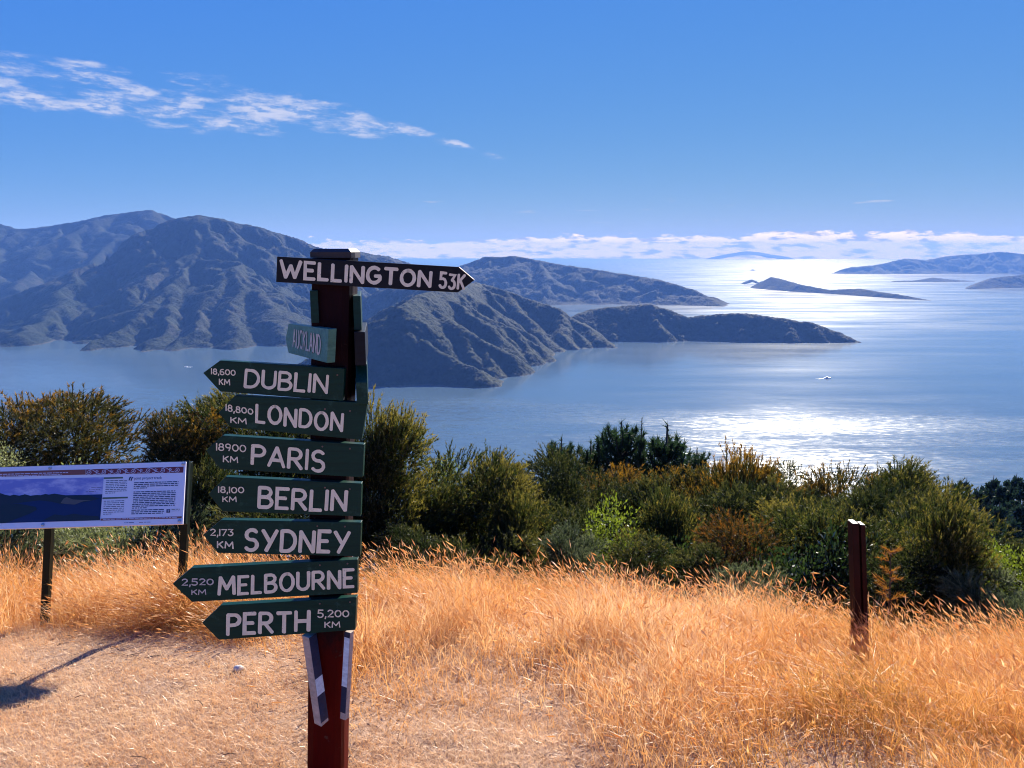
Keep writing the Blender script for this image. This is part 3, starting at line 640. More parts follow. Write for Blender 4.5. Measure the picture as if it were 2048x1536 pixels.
side_board((707, 722, 592, 660), 2.0, 2.3, -0.19, M['green'], 'green board end-on at the right of the post below the top board')
side_board((709, 731, 664, 731), 1.98, 2.3, -0.17, M['black'], 'dark board end-on at the right of the post level with Auckland')
side_board((712, 735, 733, 808), 1.98, 2.3, -0.19, M['green'], 'green arrow board with slanted end at the right beside Dublin', cut=0.42)
# Auckland board, seen at a slant on the left flank
a0 = at(657, 690, 1.90); a1 = at(577, 676, 2.19); dn = a1 - a0; nrm = np.array([dn[1], -dn[0], 0.0]); nrm /= np.linalg.norm(nrm)
if nrm[1] > 0: nrm = -nrm
pa = Plane(a0, nrm)
bo = board([(577, 647), (657, 658), (654, 726), (577, 706), (571, 678)], pa, M['green_lit'], 0.022, 'green arrow board lettered AUCKLAND turned to the left, painted lighter as if lit', bolts=[(622, 668), (626, 705)])
lettering('lettering', 'AUCKLAND', [(586, 656), (643, 669), (642, 710), (586, 694)], pa, M['cream_faded'], bo, .11, .26)
# two short arms under the Perth board; their bands paint in sunlight and shade
def arm(p0, p1, wv, dv, name_label, bands):
    p0, p1 = np.array(p0), np.array(p1); d = p1 - p0
    def seg_(mb, a, b, e=0.0):
        A, Bq = p0 + d * a, p0 + d * b; c = [(-1, -1), (1, -1), (1, 1), (-1, 1)]
        vs = [A + wv * (i * (0.5 + e)) + dv * (j * (0.5 + e)) for i, j in c] + [Bq + wv * (i * (0.5 + e)) + dv * (j * (0.5 + e)) for i, j in c]
        mb.add(vs, [(0, 1, 2, 3), (7, 6, 5, 4)] + [(i, (i + 1) % 4, (i + 1) % 4 + 4, i + 4) for i in range(4)])
    mb = MB(); seg_(mb, 0, 1); o = child(mb.build('arm', M['timber'], None, bevel=0.0015), sign); o['label'] = name_label
    for (a, b, mt) in bands:
        # sun and shade tones, only on the inner face
        A, Bq = p0 + d * a, p0 + d * b; s_ = wv * 0.5 + wv / np.linalg.norm(wv) * 0.0012
        f_ = dv * 0.5 + dv / np.linalg.norm(dv) * 0.0012
        pb = MB(); pb.add([A + s_ - dv * .49, A + s_ + dv * .49, Bq + s_ + dv * .49, Bq + s_ - dv * .49], [(0, 1, 2, 3)])
        pb.build('sun_shade_band', M[mt], o)
    return o
yf = POST_Y - HW - 0.03
wl = np.array([0.025, -0.016, 0]); dl = np.array([0.014, 0.030, 0])
arm(at(618, 1268, yf + 0.02), at(643, 1444, yf - 0.02), wl, dl, 'left arm of bare timber, shade and sunlight painted as navy and white bands', [(0, .47, 'navy'), (.47, .66, 'white'), (.66, .96, 'navy')])
wr = np.array([-0.008, -0.015, 0]); dr = np.array([0.018, -0.010, 0])
arm(at(699, 1262, yf + 0.02), at(689, 1436, yf - 0.015), wr, dr, 'right arm of bare timber, sunlight and shade painted as white and navy bands', [(0, .06, 'navy'), (.06, .62, 'white'), (.62, .92, 'navy')])

# ================================================================== INFORMATION PANEL
PAN_Y = 3.42
recl = R(34); pn = Plane(at(372, 923, PAN_Y), (0, -math.cos(recl), math.sin(recl)))
def Z(zx, zy): return (zx / 5.39, 910 + zy / 5.39)          # survey coordinates of the printed sheet
pbase = at(360, 1240, 3.37); panel = empty('information_panel', (float(pbase[0]), float(pbase[1]), float(ground(pbase[0], pbase[1]))))
props(panel, 'long printed information panel on two dark green steel legs', 'information panel')
def pchild(o): return child(o, panel)
mb = MB(); mb.prism([pn.hit(-270, 943), pn.hit(-270, 1066), pn.hit(365.5, 1048.3), pn.hit(372, 923)], pn.n, 0.012)
sheet = pchild(mb.build('panel_sheet', M['panel'], None, bevel=0.001))
# backing frame: thin dark steel edge behind, on the top and the right
mb = MB(); mb.prism([pn.to3(pn.to2(pn.hit(-272, 941)), -0.013), pn.to3(pn.to2(pn.hit(-272, 1062)), -0.013), pn.to3(pn.to2(pn.hit(369, 1046)), -0.013), pn.to3(pn.to2(pn.hit(376, 919)), -0.013)], pn.n, 0.022)
pchild(mb.build('backing_frame', M['darkgreen_steel'], None, bevel=0.001))
def leg(pxt, pyt, pxb, pyb, w_=0.034):
    t3 = pn.to3(pn.to2(pn.hit(pxt, pyt)), -0.055); b3 = at(pxb, pyb, t3[1] * 1.0 + 0.005); gz_ = float(ground(b3[0], b3[1])); d = (b3 - t3); b3 = t3 + d * ((gz_ - 0.15 - t3[2]) / d[2])
    m_ = MB(); c = [(-w_ / 2, -w_ / 2), (w_ / 2, -w_ / 2), (w_ / 2, w_ / 2), (-w_ / 2, w_ / 2)]
    m_.add([b3 + [x, y, 0] for x, y in c] + [t3 + [x, y, 0] for x, y in c], [(0, 1, 2, 3), (7, 6, 5, 4)] + [(i, (i + 1) % 4, (i + 1) % 4 + 4, i + 4) for i in range(4)])
    pchild(m_.build('leg', M['darkgreen_steel'], None, bevel=0.003))
leg(368, 917, 360, 1240); leg(92, 928, 90, 1245); leg(-235, 940, -235, 1260)
def flat(name, pts, mat, off, parent=sheet, px=False):
    m_ = MB(); m_.add([pn.to3(pn.to2(pn.hit(*(p if px else Z(*p)))), off) for p in pts], [tuple(range(len(pts)))]); return m_.build(name, mat, parent)
def print_mat(name, c, var=0.06): return simple(name, c, 0.4, var=var, scale=25)
PR = {k: print_mat('print_' + k, c) for k, c in dict(brown=(.26, .085, .05), red=(.20, .035, .03), ink=(.035, .035, .075), olive=(.12, .15, .08), water=(.012, .022, .075), hill=(.020, .026, .028), land=(.10, .09, .075), near=(.018, .026, .024), pale=(.62, .57, .62)).items()}
def photo_sky():
    m, t, o = mat_new('print_photo_sky'); b = t.n('ShaderNodeBsdfPrincipled'); tcn = t.n('ShaderNodeTexCoord'); mp = t.n('ShaderNodeMapping'); mp.inputs['Scale'].default_value = (9, 9, 26); t.l(tcn.outputs['Object'], mp.inputs[0])
    t.l(t.mix(t.step(t.noise(mp.outputs[0], 1.0, 5, .6), .42, .68), c4((.22, .24, .50)), c4((.60, .56, .68))), b.inputs['Base Color']); b.inputs['Roughness'].default_value = .4; t.l(b.outputs[0], o.inputs[0]); return m
flat('header_band', [(-1350, 214), (-1350, 272), (925, 212), (925, 156)], PR['brown'], .0008)
flat('koru_band', [(930, 156), (930, 214), (1975, 190), (1980, 126)], PR['red'], .0008)
pic = flat('printed_photo', [(-900, 288), (-900, 762), (1080, 705), (1118, 240)], photo_sky(), .0008)
flat('photo_water', [(-899, 480), (-899, 760), (1079, 704), (1104, 424)], PR['water'], .0012)
flat('photo_hills', [(-899, 400), (-500, 380), (-200, 420), (0, 410), (50, 428), (110, 440), (150, 428), (210, 440), (270, 424), (330, 440), (400, 432), (440, 434), (490, 421), (530, 428), (590, 417), (640, 425), (720, 437), (800, 440), (960, 437), (1080, 470), (960, 500), (820, 520), (660, 530), (560, 505), (430, 490), (300, 505), (0, 545), (-899, 600)], PR['hill'], .0016)
flat('photo_headland', [(655, 520), (690, 470), (720, 455), (790, 480), (990, 492), (900, 500), (810, 535), (720, 530)], PR['land'], .0020)
flat('photo_shore', [(-899, 590), (-400, 560), (0, 540), (200, 525), (390, 560), (400, 590), (330, 630), (200, 680), (60, 735), (-899, 760)], PR['near'], .0020)
flat('photo_shore', [(470, 700), (590, 640), (700, 655), (800, 632), (900, 650), (1060, 660), (1078, 700), (800, 713)], PR['hill'], .0020)
flat('heading_bar', [(1120, 242), (1118, 260), (1326, 253), (1328, 236)], PR['olive'], .0008)
flat('heading_bar', [(1106, 458), (1104, 476), (1378, 467), (1380, 450)], PR['olive'], .0008)
flat('footer_band', [(1086, 686), (1084, 708), (1958, 683), (1960, 661)], PR['brown'], .0008)
# body text: rows of tiny words
rs = np.random.default_rng(5); tb = MB()
def para(x0, x1, y0, rows, pitch, hgt=9, sl=-0.028, last=.5):
    for r_ in range(rows):
        x = x0; end = x1 if r_ < rows - 1 else x0 + (x1 - x0) * last; y = y0 + r_ * pitch; xs = -r_ * pitch * 0.05
        while x < end:
            wd = min(rs.uniform(14, 60), end - x); yy = y + (x - x0) * sl
            q = [(x + xs, yy), (x + xs, yy + hgt), (x + xs + wd, yy + hgt + wd * sl), (x + xs + wd, yy + wd * sl)]
            tb.add([pn.to3(pn.to2(pn.hit(*Z(*p))), .0009) for p in q], [(0, 1, 2, 3)]); x += wd + 8
para(1445, 1925, 296, 4, 19.5, last=.3); para(1440, 1895, 395, 7, 19.5, last=.98); para(1425, 1890, 530, 3, 19.5, last=.34); para(1418, 1770, 592, 3, 19.5, last=.98)
props(tb.build('body_text', PR['ink'], sheet), kind='stuff')
tb = MB(); para(1142, 1372, 276, 8, 19, 6, last=.5); para(1120, 1340, 496, 8, 20, 6, last=.4); para(1340, 1450, 729, 1, 10, 5, last=1); para(1500, 1630, 724, 1, 10, 5, last=1); para(925, 1030, 395, 1, 10, 5, last=1); para(960, 1080, 374, 1, 10, 4, last=1); para(985, 1100, 350, 1, 10, 4, last=1)
props(tb.build('small_text', PR['ink'], sheet), kind='stuff')
tb = MB(); para(-600, 735, 222, 1, 20, 9, last=1); para(-600, 665, 242, 1, 20, 8, last=1); para(1110, 1915, 691, 1, 10, 8, last=1); props(tb.build('band_text', PR['pale'], sheet), kind='stuff')
# title
fc = bpy.data.curves.new('title_font', 'FONT'); fc.body = 'joint project track'; fo = bpy.data.objects.new('title_font', fc); COL.objects.link(fo)
bpy.context.view_layer.update(); dg = bpy.context.evaluated_depsgraph_get(); tm = bpy.data.meshes.new_from_object(fo.evaluated_get(dg)); bpy.data.objects.remove(fo)
q = [pn.to2(pn.hit(*Z(*p))) for p in [(1450, 236), (1747, 229), (1745, 268), (1447, 275)]]
xs = [v.co.x for v in tm.vertices]; ys = [v.co.y for v in tm.vertices]; mnx, mxx, mny, mxy = min(xs), max(xs), min(ys), max(ys)
for v in tm.vertices:
    u, vv = (v.co.x - mnx) / (mxx - mnx), (v.co.y - mny) / (mxy - mny); v.co = Vector(pn.to3((q[3] * (1 - u) + q[2] * u) * (1 - vv) + (q[0] * (1 - u) + q[1] * u) * vv, .001))
tm.materials.clear(); tm.materials.append(PR['ink']); link('title_text', tm, sheet)
def stroke_px(name, polys, th, mat, off=.0012, parent=sheet):
    mb = MB(); r2 = np.random.default_rng(1)
    for i, pl_ in enumerate(polys):
        V2, T2 = ribbon([pn.to2(pn.hit(*Z(*p))) for p in pl_], th, r2); mb.add([pn.to3(p, off + .00008 * (i % 6)) for p in V2], T2)
    return mb.build(name, mat, parent)
stroke_px('footprint_mark', [[(1393, 272), (1402, 245), (1412, 240)], [(1415, 276), (1424, 248), (1433, 244)]], .0055, PR['ink'])
flat('logo', [(1796, 586), (1794, 623), (1834, 622), (1836, 585)], PR['ink'], .0009)
stroke_px('logo_mark', [[(1803, 604), (1828, 603)], [(1816, 592), (1815, 616)]], .0022, PR['pale'])
tb = MB(); para(1850, 1940, 583, 1, 10, 7, last=1); para(1850, 1935, 603, 1, 10, 3, last=1); tb.build('logo_text', PR['olive'], sheet)
ko = []
for i in range(7):
    cx = 958 + i * 158.5; cy_ = 186 - (cx - 930) * .028
    sp1 = [(cx + 3 + (4 + 26 * k / 16) * math.cos(R(-60 + k * 36)), cy_ + (4 + 25 * k / 16) * math.sin(R(-60 + k * 36))) for k in range(17)]
    ko.append(sp1)
    if i < 6:
        ko.append([(cx + 12, cy_ - 29), (cx + 45, cy_ - 22), (cx + 90, cy_ + 10), (cx + 128, cy_ + 20)])
        ko.append([(cx + 50, cy_ + 22), (cx + 78, cy_ + 24), (cx + 82, cy_ + 8)])
        c2 = (cx + 88, cy_ - 12); ko.append([(c2[0] + (3 + 13 * k / 10) * math.cos(R(40 - k * 40)), c2[1] + (3 + 13 * k / 10) * math.sin(R(40 - k * 40))) for k in range(11)])
stroke_px('koru_scroll', ko, .0026, PR['pale'], .0012)
for bx, by in ((540, 143), (1975, 97), (463, 752), (1935, 712), (-700, 180), (-700, 790)):
    m_ = MB(); c = pn.to3(pn.to2(pn.hit(*Z(bx, by))), 0.0); m_.tube([c, c + pn.n * .004, c + pn.n * .0065], [.0075, .0075, .004], 10); pchild(m_.build('bolt', M['steel'], None, smooth=False))

# ================================================================== MARKER POST, STONE, BOATS
b3 = at(1722, 1325, 3.78); gz_ = float(ground(b3[0], 3.78)); t3 = at(1713, 1046, 3.78)
mp_ = empty('marker_post', (float(b3[0]), 3.78, gz_)); props(mp_, 'dark rust brown grooved post standing in the tall grass at right', 'post')
W2, D2 = 0.037, 0.031
prof = [(-W2, -D2), (-.004, -D2), (-.002, -.010), (.010, -.010), (.012, -D2 * .8), (W2, -D2 * .8), (W2, D2), (-W2, D2)]
mb = MB(); n = len(prof); ax3 = (t3 - b3) / (t3[2] - b3[2]); lo = b3 + ax3 * (gz_ - .2 - b3[2])
mb.add([lo + [x, y, 0] for x, y in prof] + [t3 + [x, y, 0.006 if x < 0 else -.004] for x, y in prof], [tuple(range(n))[::-1], tuple(range(n, 2 * n))] + [(i, (i + 1) % n, (i + 1) % n + n, i + n) for i in range(n)])
child(mb.build('shaft', M['rust'], None, bevel=.002), mp_)
# small pale faces on the top: sunlight there painted in as a colour
mb = MB(); mb.add([t3 + [x, y, .0085] for x, y in [(-W2 + .003, -D2 + .003), (-.006, -D2 + .003), (-.006, D2 - .003), (-W2 + .003, D2 - .003)]], [(0, 1, 2, 3)])
mb.add([t3 + [x, y, -.0015] for x, y in [(.013, -D2 * .75), (W2 - .003, -D2 * .75), (W2 - .003, D2 - .003), (.013, D2 - .003)]], [(0, 1, 2, 3)])
child(mb.build('sunlit_top', M['timber'], None), mp_)

def rock(px, py, Y, s, label):
    p = at(px, py, Y); z = float(ground(p[0], Y)); r2 = np.random.default_rng(int(px)); mb = MB(); vs = []; fs = []
    for i in range(5):
        for k in range(8):
            th_, ph = math.pi * (i + .5) / 5, 2 * math.pi * k / 8; rr = s * r2.uniform(.75, 1.15); vs.append((p[0] + rr * math.sin(th_) * math.cos(ph), Y + rr * math.sin(th_) * math.sin(ph) * .8, z + s * .35 + rr * math.cos(th_) * .6))
    for i in range(4):
        for k in range(8): fs.append((i * 8 + k, i * 8 + (k + 1) % 8, (i + 1) * 8 + (k + 1) % 8, (i + 1) * 8 + k))
    fs += [tuple(range(8))[::-1], tuple(32 + k for k in range(8))]; mb.add(vs, fs); props(mb.build('stone', M['stone'], None, smooth=True), label, 'stone')
d_ = ray(477, 1340); yy = 2.9
for _ in range(20): yy = float(ground(d_[0] / d_[1] * yy, yy)) / (d_[2] / d_[1])
rock(477, 1340, yy, .022, 'small pale stone in the straw left of the signpost')

M['boat_white'] = simple('boat_white', (.8, .8, .8), .4, var=.05); M['foam'] = simple('foam', (.75, .8, .82), .8, var=.1, scale=.3)
M['boat_dark'] = simple('boat_window', (.03, .04, .05), .2)
def boat(px, py, L, head, label, wake=0.0):
    p = on_sea(px, py); r_ = empty('motor_boat', (float(p[0]), float(p[1]), SEA)); r_.rotation_euler = (0, 0, head); props(r_, label, 'boat', 'boats out on the sound')
    mb = MB(); bw = L * .16; hull = [(-.5, -1, 0), (.15, -1, 0), (.5, 0, 0), (.15, 1, 0), (-.5, 1, 0)]
    mb.add([(x * L, y * bw * .8, -.4) for x, y, _ in hull] + [(x * L * 1.04, y * bw, L * .11 + (L * .04 if x > .4 else 0)) for x, y, _ in hull], [tuple(range(5))[::-1], tuple(range(5, 10))] + [(i, (i + 1) % 5, (i + 1) % 5 + 5, i + 5) for i in range(5)]); mb.build('hull', M['boat_white'], r_)
    mb = MB(); c = [(-.3, -.7), (.12, -.7), (.12, .7), (-.3, .7)]
    mb.add([(x * L, y * bw, L * .105) for x, y in c] + [((x * .85) * L, y * bw * .85, L * .24) for x, y in c], [(0, 1, 2, 3), (7, 6, 5, 4)] + [(i, (i + 1) % 4, (i + 1) % 4 + 4, i + 4) for i in range(4)]); cb = mb.build('cabin', M['boat_white'], r_)
    mb = MB(); mb.add([(-.28 * L, -.71 * bw, L * .14), (.09 * L, -.71 * bw, L * .14), (.08 * L, -.655 * bw, L * .2), (-.26 * L, -.655 * bw, L * .2)], [(0, 1, 2, 3)]); mb.build('window', M['boat_dark'], cb)
    if wake:
        mb = MB()
        for s_ in (-1, 1): mb.add([(-.45 * L, s_ * bw * .9, .25), (-wake, s_ * (bw + wake * .16), .25), (-wake, s_ * (bw + wake * .09), .25), (-.45 * L, s_ * bw * .2, .25)], [(0, 1, 2, 3)])
        mb.add([(-.45 * L, -bw * .6, .35), (-.45 * L, bw * .6, .35), (-wake * .8, bw * 1.1, .35), (-wake * .8, -bw * 1.1, .35)], [(0, 1, 2, 3)]); props(mb.build('wake', M['foam'], r_), kind=None)
    return r_
boat(1655, 757, 22, R(8), 'white boat with a short bright wake in the middle of the calm water', 36)
boat(372, 734, 13, R(175), 'small white boat below the large left mountain', 22)
boat(1506, 541, 90, R(5), 'tiny dark vessel far out in the glitter above the narrow island')

# ================================================================== VEGETATION
def nrmz(a): return a / (np.linalg.norm(a, axis=-1, keepdims=True) + 1e-9)
def tri_leaves(P, D, Ln, Wd, rs):
    """one narrow triangle per leaf; P base, D direction, Ln length, Wd width"""
    n = len(P); side = nrmz(np.cross(D, rs.normal(size=(n, 3)))); b0 = P - side * (Wd * .5)[:, None]; b1 = P + side * (Wd * .5)[:, None]
    V = np.stack([b0, b1, P + D * Ln[:, None]], 1).reshape(-1, 3); return V, np.arange(3 * n).reshape(-1, 3)
def diamond_leaves(P, D, Ln, Wd, rs):
    n = len(P); side = nrmz(np.cross(D, rs.normal(size=(n, 3)))); m = P + D * (Ln * .45)[:, None]
    V = np.stack([P, m - side * (Wd * .5)[:, None], P + D * Ln[:, None], m + side * (Wd * .5)[:, None]], 1).reshape(-1, 3)
    i = np.arange(n) * 4; T = np.concatenate([np.stack([i, i + 1, i + 2], 1), np.stack([i, i + 2, i + 3], 1)]); return V, T
def lobes_for(rs, nl, style):
    """centres and radii of the leafy lobes inside a crown 1 wide and 1 tall"""
    C = []
    for k in range(nl):
        z = rs.uniform(.10, .80)
        if style == 'dome': rmax = .40 * math.sqrt(max(0.02, 1 - ((z - .25) / .72) ** 2))
        elif style == 'tall': rmax = .36 * min(1, (1.02 - z) * 1.5) * min(1, .45 + z)
        else: rmax = .42 * (1 - .35 * abs(z - .5))
        a_ = rs.uniform(0, 2 * math.pi); r_ = rmax * math.sqrt(rs.uniform(.1, 1)); C.append((r_ * math.cos(a_), r_ * math.sin(a_), z, rs.uniform(.14, .24)))
    return C
def feathery(seed, style='dome', nl=30, per=76, m=26, wind=(.20, -.05, 0), leaf=(.030, .0062), spray=(.06, .15), upb=.30):
    """crown of fine upswept sprays with needle leaves + branching stems"""
    rs = np.random.default_rng(seed); L = lobes_for(rs, nl, style); P = []; D = []; SL = []; ST = []
    for (cx, cy_, cz, r_) in L:
        d = nrmz(rs.normal(size=(per, 3))); d[:, 2] = np.where(d[:, 2] < -.35, -d[:, 2], d[:, 2]); rad = r_ * rs.uniform(.35, 1.0, per) ** .6
        p = np.array([cx, cy_, cz]) + d * rad[:, None] * np.array([1, 1, .85]); P.append(p)
        D.append(nrmz(d * .65 + np.array([cx, cy_, 0]) * .5 + np.array([0, 0, upb]) + np.array(wind) + rs.normal(size=(per, 3)) * .22)); SL.append(rs.uniform(*spray, per)); ST.append(np.full(per, rs.uniform(-.25, .25)))
    P = np.concatenate(P); D = np.concatenate(D); SL = np.concatenate(SL); ST = np.concatenate(ST); n = len(P)
    t = rs.uniform(0, 1, (n, m)); bend = np.array(wind) * .35 + np.array([0, 0, -.12])
    pos = P[:, None] + D[:, None] * (SL[:, None] * t)[..., None] + bend * (SL[:, None] * t ** 2)[..., None]
    ld = nrmz(D[:, None] * .9 + rs.normal(size=(n, m, 3)) * .42); ln = rs.uniform(.6, 1.2, (n, m)) * leaf[0]; wd = rs.uniform(.7, 1.3, (n, m)) * leaf[1]
    V, T = tri_leaves(pos.reshape(-1, 3), ld.reshape(-1, 3), ln.ravel(), wd.ravel(), rs)
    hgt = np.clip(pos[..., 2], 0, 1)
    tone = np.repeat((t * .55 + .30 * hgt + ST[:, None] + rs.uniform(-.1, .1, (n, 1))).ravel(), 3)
    # twigs carry the sprays
    tv, tt = tri_leaves(P, D, SL, np.full(n, .0045), rs); T = np.concatenate([T, tt + len(V)]); V = np.concatenate([V, tv]); tone = np.concatenate([tone, np.zeros(len(tv))])
    mb = MB()
    for s_ in range(3):
        a_ = s_ * 2.1 + rs.uniform(0, 1); mid = np.array([.10 * math.cos(a_), .10 * math.sin(a_), .38]); mb.tube([(.02 * math.cos(a_), .02 * math.sin(a_), -.12), mid * .6, mid], [.022, .018, .013], 6)
        for (cx, cy_, cz, r_) in L[s_::3]: c = np.array([cx, cy_, cz]); mb.tube([mid, (mid + c) / 2 + [0, 0, .02], c], [.011, .007, .003], 5, False)
    return (V, T, tone), mb
def broadleaf(seed, nl=22, per=95, size=(.05, .026)):
    rs = np.random.default_rng(seed); L = lobes_for(rs, nl, 'round'); P = []; D = []
    for (cx, cy_, cz, r_) in L:
        d = nrmz(rs.normal(size=(per, 3))); p = np.array([cx, cy_, cz]) + d * (r_ * rs.uniform(.3, 1.1, per))[:, None]; P.append(p); D.append(nrmz(d + [0, 0, .4] + rs.normal(size=(per, 3)) * .5))
    P = np.concatenate(P); D = np.concatenate(D); n = len(P); V, T = diamond_leaves(P, D, rs.uniform(.7, 1.3, n) * size[0], rs.uniform(.7, 1.3, n) * size[1], rs); tone = np.repeat(rs.uniform(0, 1, n), 4)
    mb = MB()
    for k, (cx, cy_, cz, r_) in enumerate(L): mb.tube([(0, 0, -.1), (cx * .4, cy_ * .4, cz * .5), (cx, cy_, cz)], [.016, .009, .003], 5, False)
    return (V, T, tone), mb
def pine(seed, whorls=22, spread=.30, m=58, needle=(.032, .0052), br=8, spire=False):
    """young pine: leader, whorls of up-curving branches, brush-like needles"""
    rs = np.random.default_rng(seed); P = []; D = []; mb = MB(); mb.tube([(0, 0, -.1), (0, 0, .5), (0, 0, 1)], [.022, .013, .004], 6)
    def brush(pts, k):
        for a, b in zip(pts[:-1], pts[1:]):
            tt = rs.uniform(0, 1, (k, 1)); p = a + (b - a) * tt; ax__ = nrmz(b - a); d = nrmz(rs.normal(size=(k, 3)) * .75 + ax__ * .75); P.append(p); D.append(d)
    for w_ in range(whorls):
        z = .08 + .86 * (w_ + rs.uniform(-.25, .25)) / whorls; ln = spread * (1.02 - z) ** .62 * rs.uniform(.75, 1.2)
        for k in range(br):
            a_ = 2 * math.pi * k / br + rs.uniform(-.35, .35); l2 = ln * rs.uniform(.65, 1.15); o_ = np.array([math.cos(a_), math.sin(a_), 0])
            pts = [np.array([0, 0, z]), np.array([0, 0, z + l2 * .18]) + o_ * l2 * .5, np.array([0, 0, z + l2 * .40]) + o_ * l2 * .85, np.array([0, 0, z + l2 * .72]) + o_ * l2]
            mb.tube(pts, [.009, .006, .004, .002], 4, False); brush(pts, m // 2); brush(pts[2:], m // 2)
            side = np.cross(o_, [0, 0, 1]) * rs.choice([-1, 1]) * l2 * .35; brush([pts[1], pts[1] + side + o_ * l2 * .2 + [0, 0, l2 * .3]], m // 2)
    brush([np.array([0, 0, .55]), np.array([0, 0, 1.0])], 160)
    P = np.concatenate(P); D = np.concatenate(D); n = len(P); V, T = tri_leaves(P, D, rs.uniform(.7, 1.2, n) * needle[0], rs.uniform(.8, 1.2, n) * needle[1], rs)
    return (V, T, np.repeat(rs.uniform(0, 1, n), 3)), mb
def far_conifer(seed):
    rs = np.random.default_rng(seed); P = []; D = []; mb = MB(); mb.tube([(0, 0, -.1), (0, 0, 1)], [.02, .004], 5)
    for w_ in range(15):
        z = .05 + .93 * (w_ + rs.uniform(-.3, .3)) / 15; ln = .27 * (1 - z) ** .8 * rs.uniform(.7, 1.25) + .02
        for k in range(9):
            a_ = rs.uniform(0, 2 * math.pi); o_ = np.array([math.cos(a_), math.sin(a_), .15]); l2 = ln * rs.uniform(.6, 1.1); t_ = rs.uniform(.1, 1, (26, 1)) ** .7
            P.append(np.array([0, 0, z]) + o_ * l2 * t_ + rs.normal(size=(26, 3)) * .012); D.append(nrmz(o_ + [0, 0, .3] + rs.normal(size=(26, 3)) * .7))
    P = np.concatenate(P); D = np.concatenate(D); n = len(P); V, T = diamond_leaves(P, D, rs.uniform(.6, 1.3, n) * .05, rs.uniform(.6, 1.2, n) * .026, rs); return (V, T, np.repeat(rs.uniform(0, 1, n), 4)), mb

M['olive'] = leafy('olive_manuka_leaf', (.018, .028, .008), (.044, .056, .015), (.21, .170, .042))
M['bronze'] = leafy('bronze_manuka_leaf', (.024, .030, .010), (.054, .052, .015), (.26, .140, .032))
M['russet'] = leafy('russet_manuka_leaf', (.028, .028, .010), (.062, .044, .013), (.25, .105, .030))
M['dark'] = leafy('dark_manuka_leaf', (.009, .015, .006), (.022, .032, .010), (.11, .105, .03))
M['greygreen'] = leafy('grey_green_leaf', (.035, .050, .024), (.075, .095, .045), (.15, .165, .08))
M['lime'] = leafy('yellow_green_leaf', (.085, .12, .016), (.19, .22, .04), None, .5, .15)
M['pale'] = leafy('pale_leaf', (.16, .19, .07), (.30, .31, .14), None, .45, .15)
M['gloss'] = leafy('glossy_dark_leaf', (.020, .040, .012), (.05, .075, .02), None, .3, .15)
M['pine'] = leafy('pine_needles', (.020, .042, .020), (.045, .075, .030), None, .3)
M['fir'] = leafy('distant_conifer_foliage', (.016, .032, .022), (.032, .055, .034), None, .25)
M['dead'] = leafy('dead_needles', (.24, .11, .03), (.42, .20, .05), None, .45)

protos = {}
def proto(key):
    if key in protos: return protos[key]
    kind, var, mt = key
    if kind == 'dome': g = feathery(100 + var, 'dome')
    elif kind == 'tall': g = feathery(200 + var, 'tall', upb=.45)
    elif kind == 'bigdome': g = feathery(300 + var, 'dome', nl=48, per=80, m=28, leaf=(.024, .0050), spray=(.045, .11), wind=(.25, 0, 0))
    elif kind == 'low': g = feathery(400 + var, 'round', nl=18, per=60, m=26, leaf=(.044, .009), spray=(.09, .19))
    elif kind == 'broad': g = broadleaf(500 + var)
    elif kind == 'pine': g = pine(600 + var)
    elif kind == 'spire': g = pine(650 + var, whorls=16, spread=.12, br=5)
    elif kind == 'fir': g = far_conifer(700 + var)
    geo[(kind, var)] = geo.get((kind, var)) or g
    (V, T, tone), mb = geo[(kind, var)]
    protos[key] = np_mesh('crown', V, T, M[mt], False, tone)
    if (kind, var) not in trunks:
        o = mb.build('trunk', M['bark'], None, smooth=True); trunks[(kind, var)] = o.data; bpy.data.objects.remove(o)
    return protos[key]
geo = {}; trunks = {}
def plant(name, kind, var, mt, px, py, wpx, Y, label, cat='bush', group=None, sink=0.05, rot=None, minh=0.0):
    """px, py = top of the crown, wpx = its width in the photo, Y = its distance"""
    me = proto((kind, var, mt)); top_ = at(px, py, Y); depth = Y * cp - top_[2] * sp_; wd = wpx / FPX * depth
    gz_ = float(ground(top_[0], Y)); h = max(top_[2] - gz_ + sink, minh); r_ = empty(name, (float(top_[0]), Y, gz_ - sink))
    rz = random.uniform(0, 6.28) if rot is None else rot; props(r_, label, cat, group)
    kx = {'pine': 3.5, 'spire': 4.0, 'fir': 2.0, 'broad': 1.15}.get(kind, 1.22); wx = wd * kx
    cap = {'pine': 1.25, 'spire': 2.6, 'fir': 2.4, 'tall': 1.6, 'broad': 1.4, 'bigdome': .85, 'low': 1.0}.get(kind, 1.12)
    hc = min(h, wx * cap) / (1.0 if kind in ('pine', 'spire', 'fir') else .98)
    t_ = link('trunk', trunks[(kind, var)], r_); c_ = link('crown', me, r_)
    c_.scale = (wx, wx, hc); c_.location = (0, 0, h - hc * (1.0 if kind in ('pine', 'spire', 'fir') else {'bigdome': 1.0, 'tall': .97}.get(kind, .92))); c_.rotation_euler = (0, 0, rz)
    t_.scale = (wx, wx, h); t_.rotation_euler = (0, 0, rz); return r_
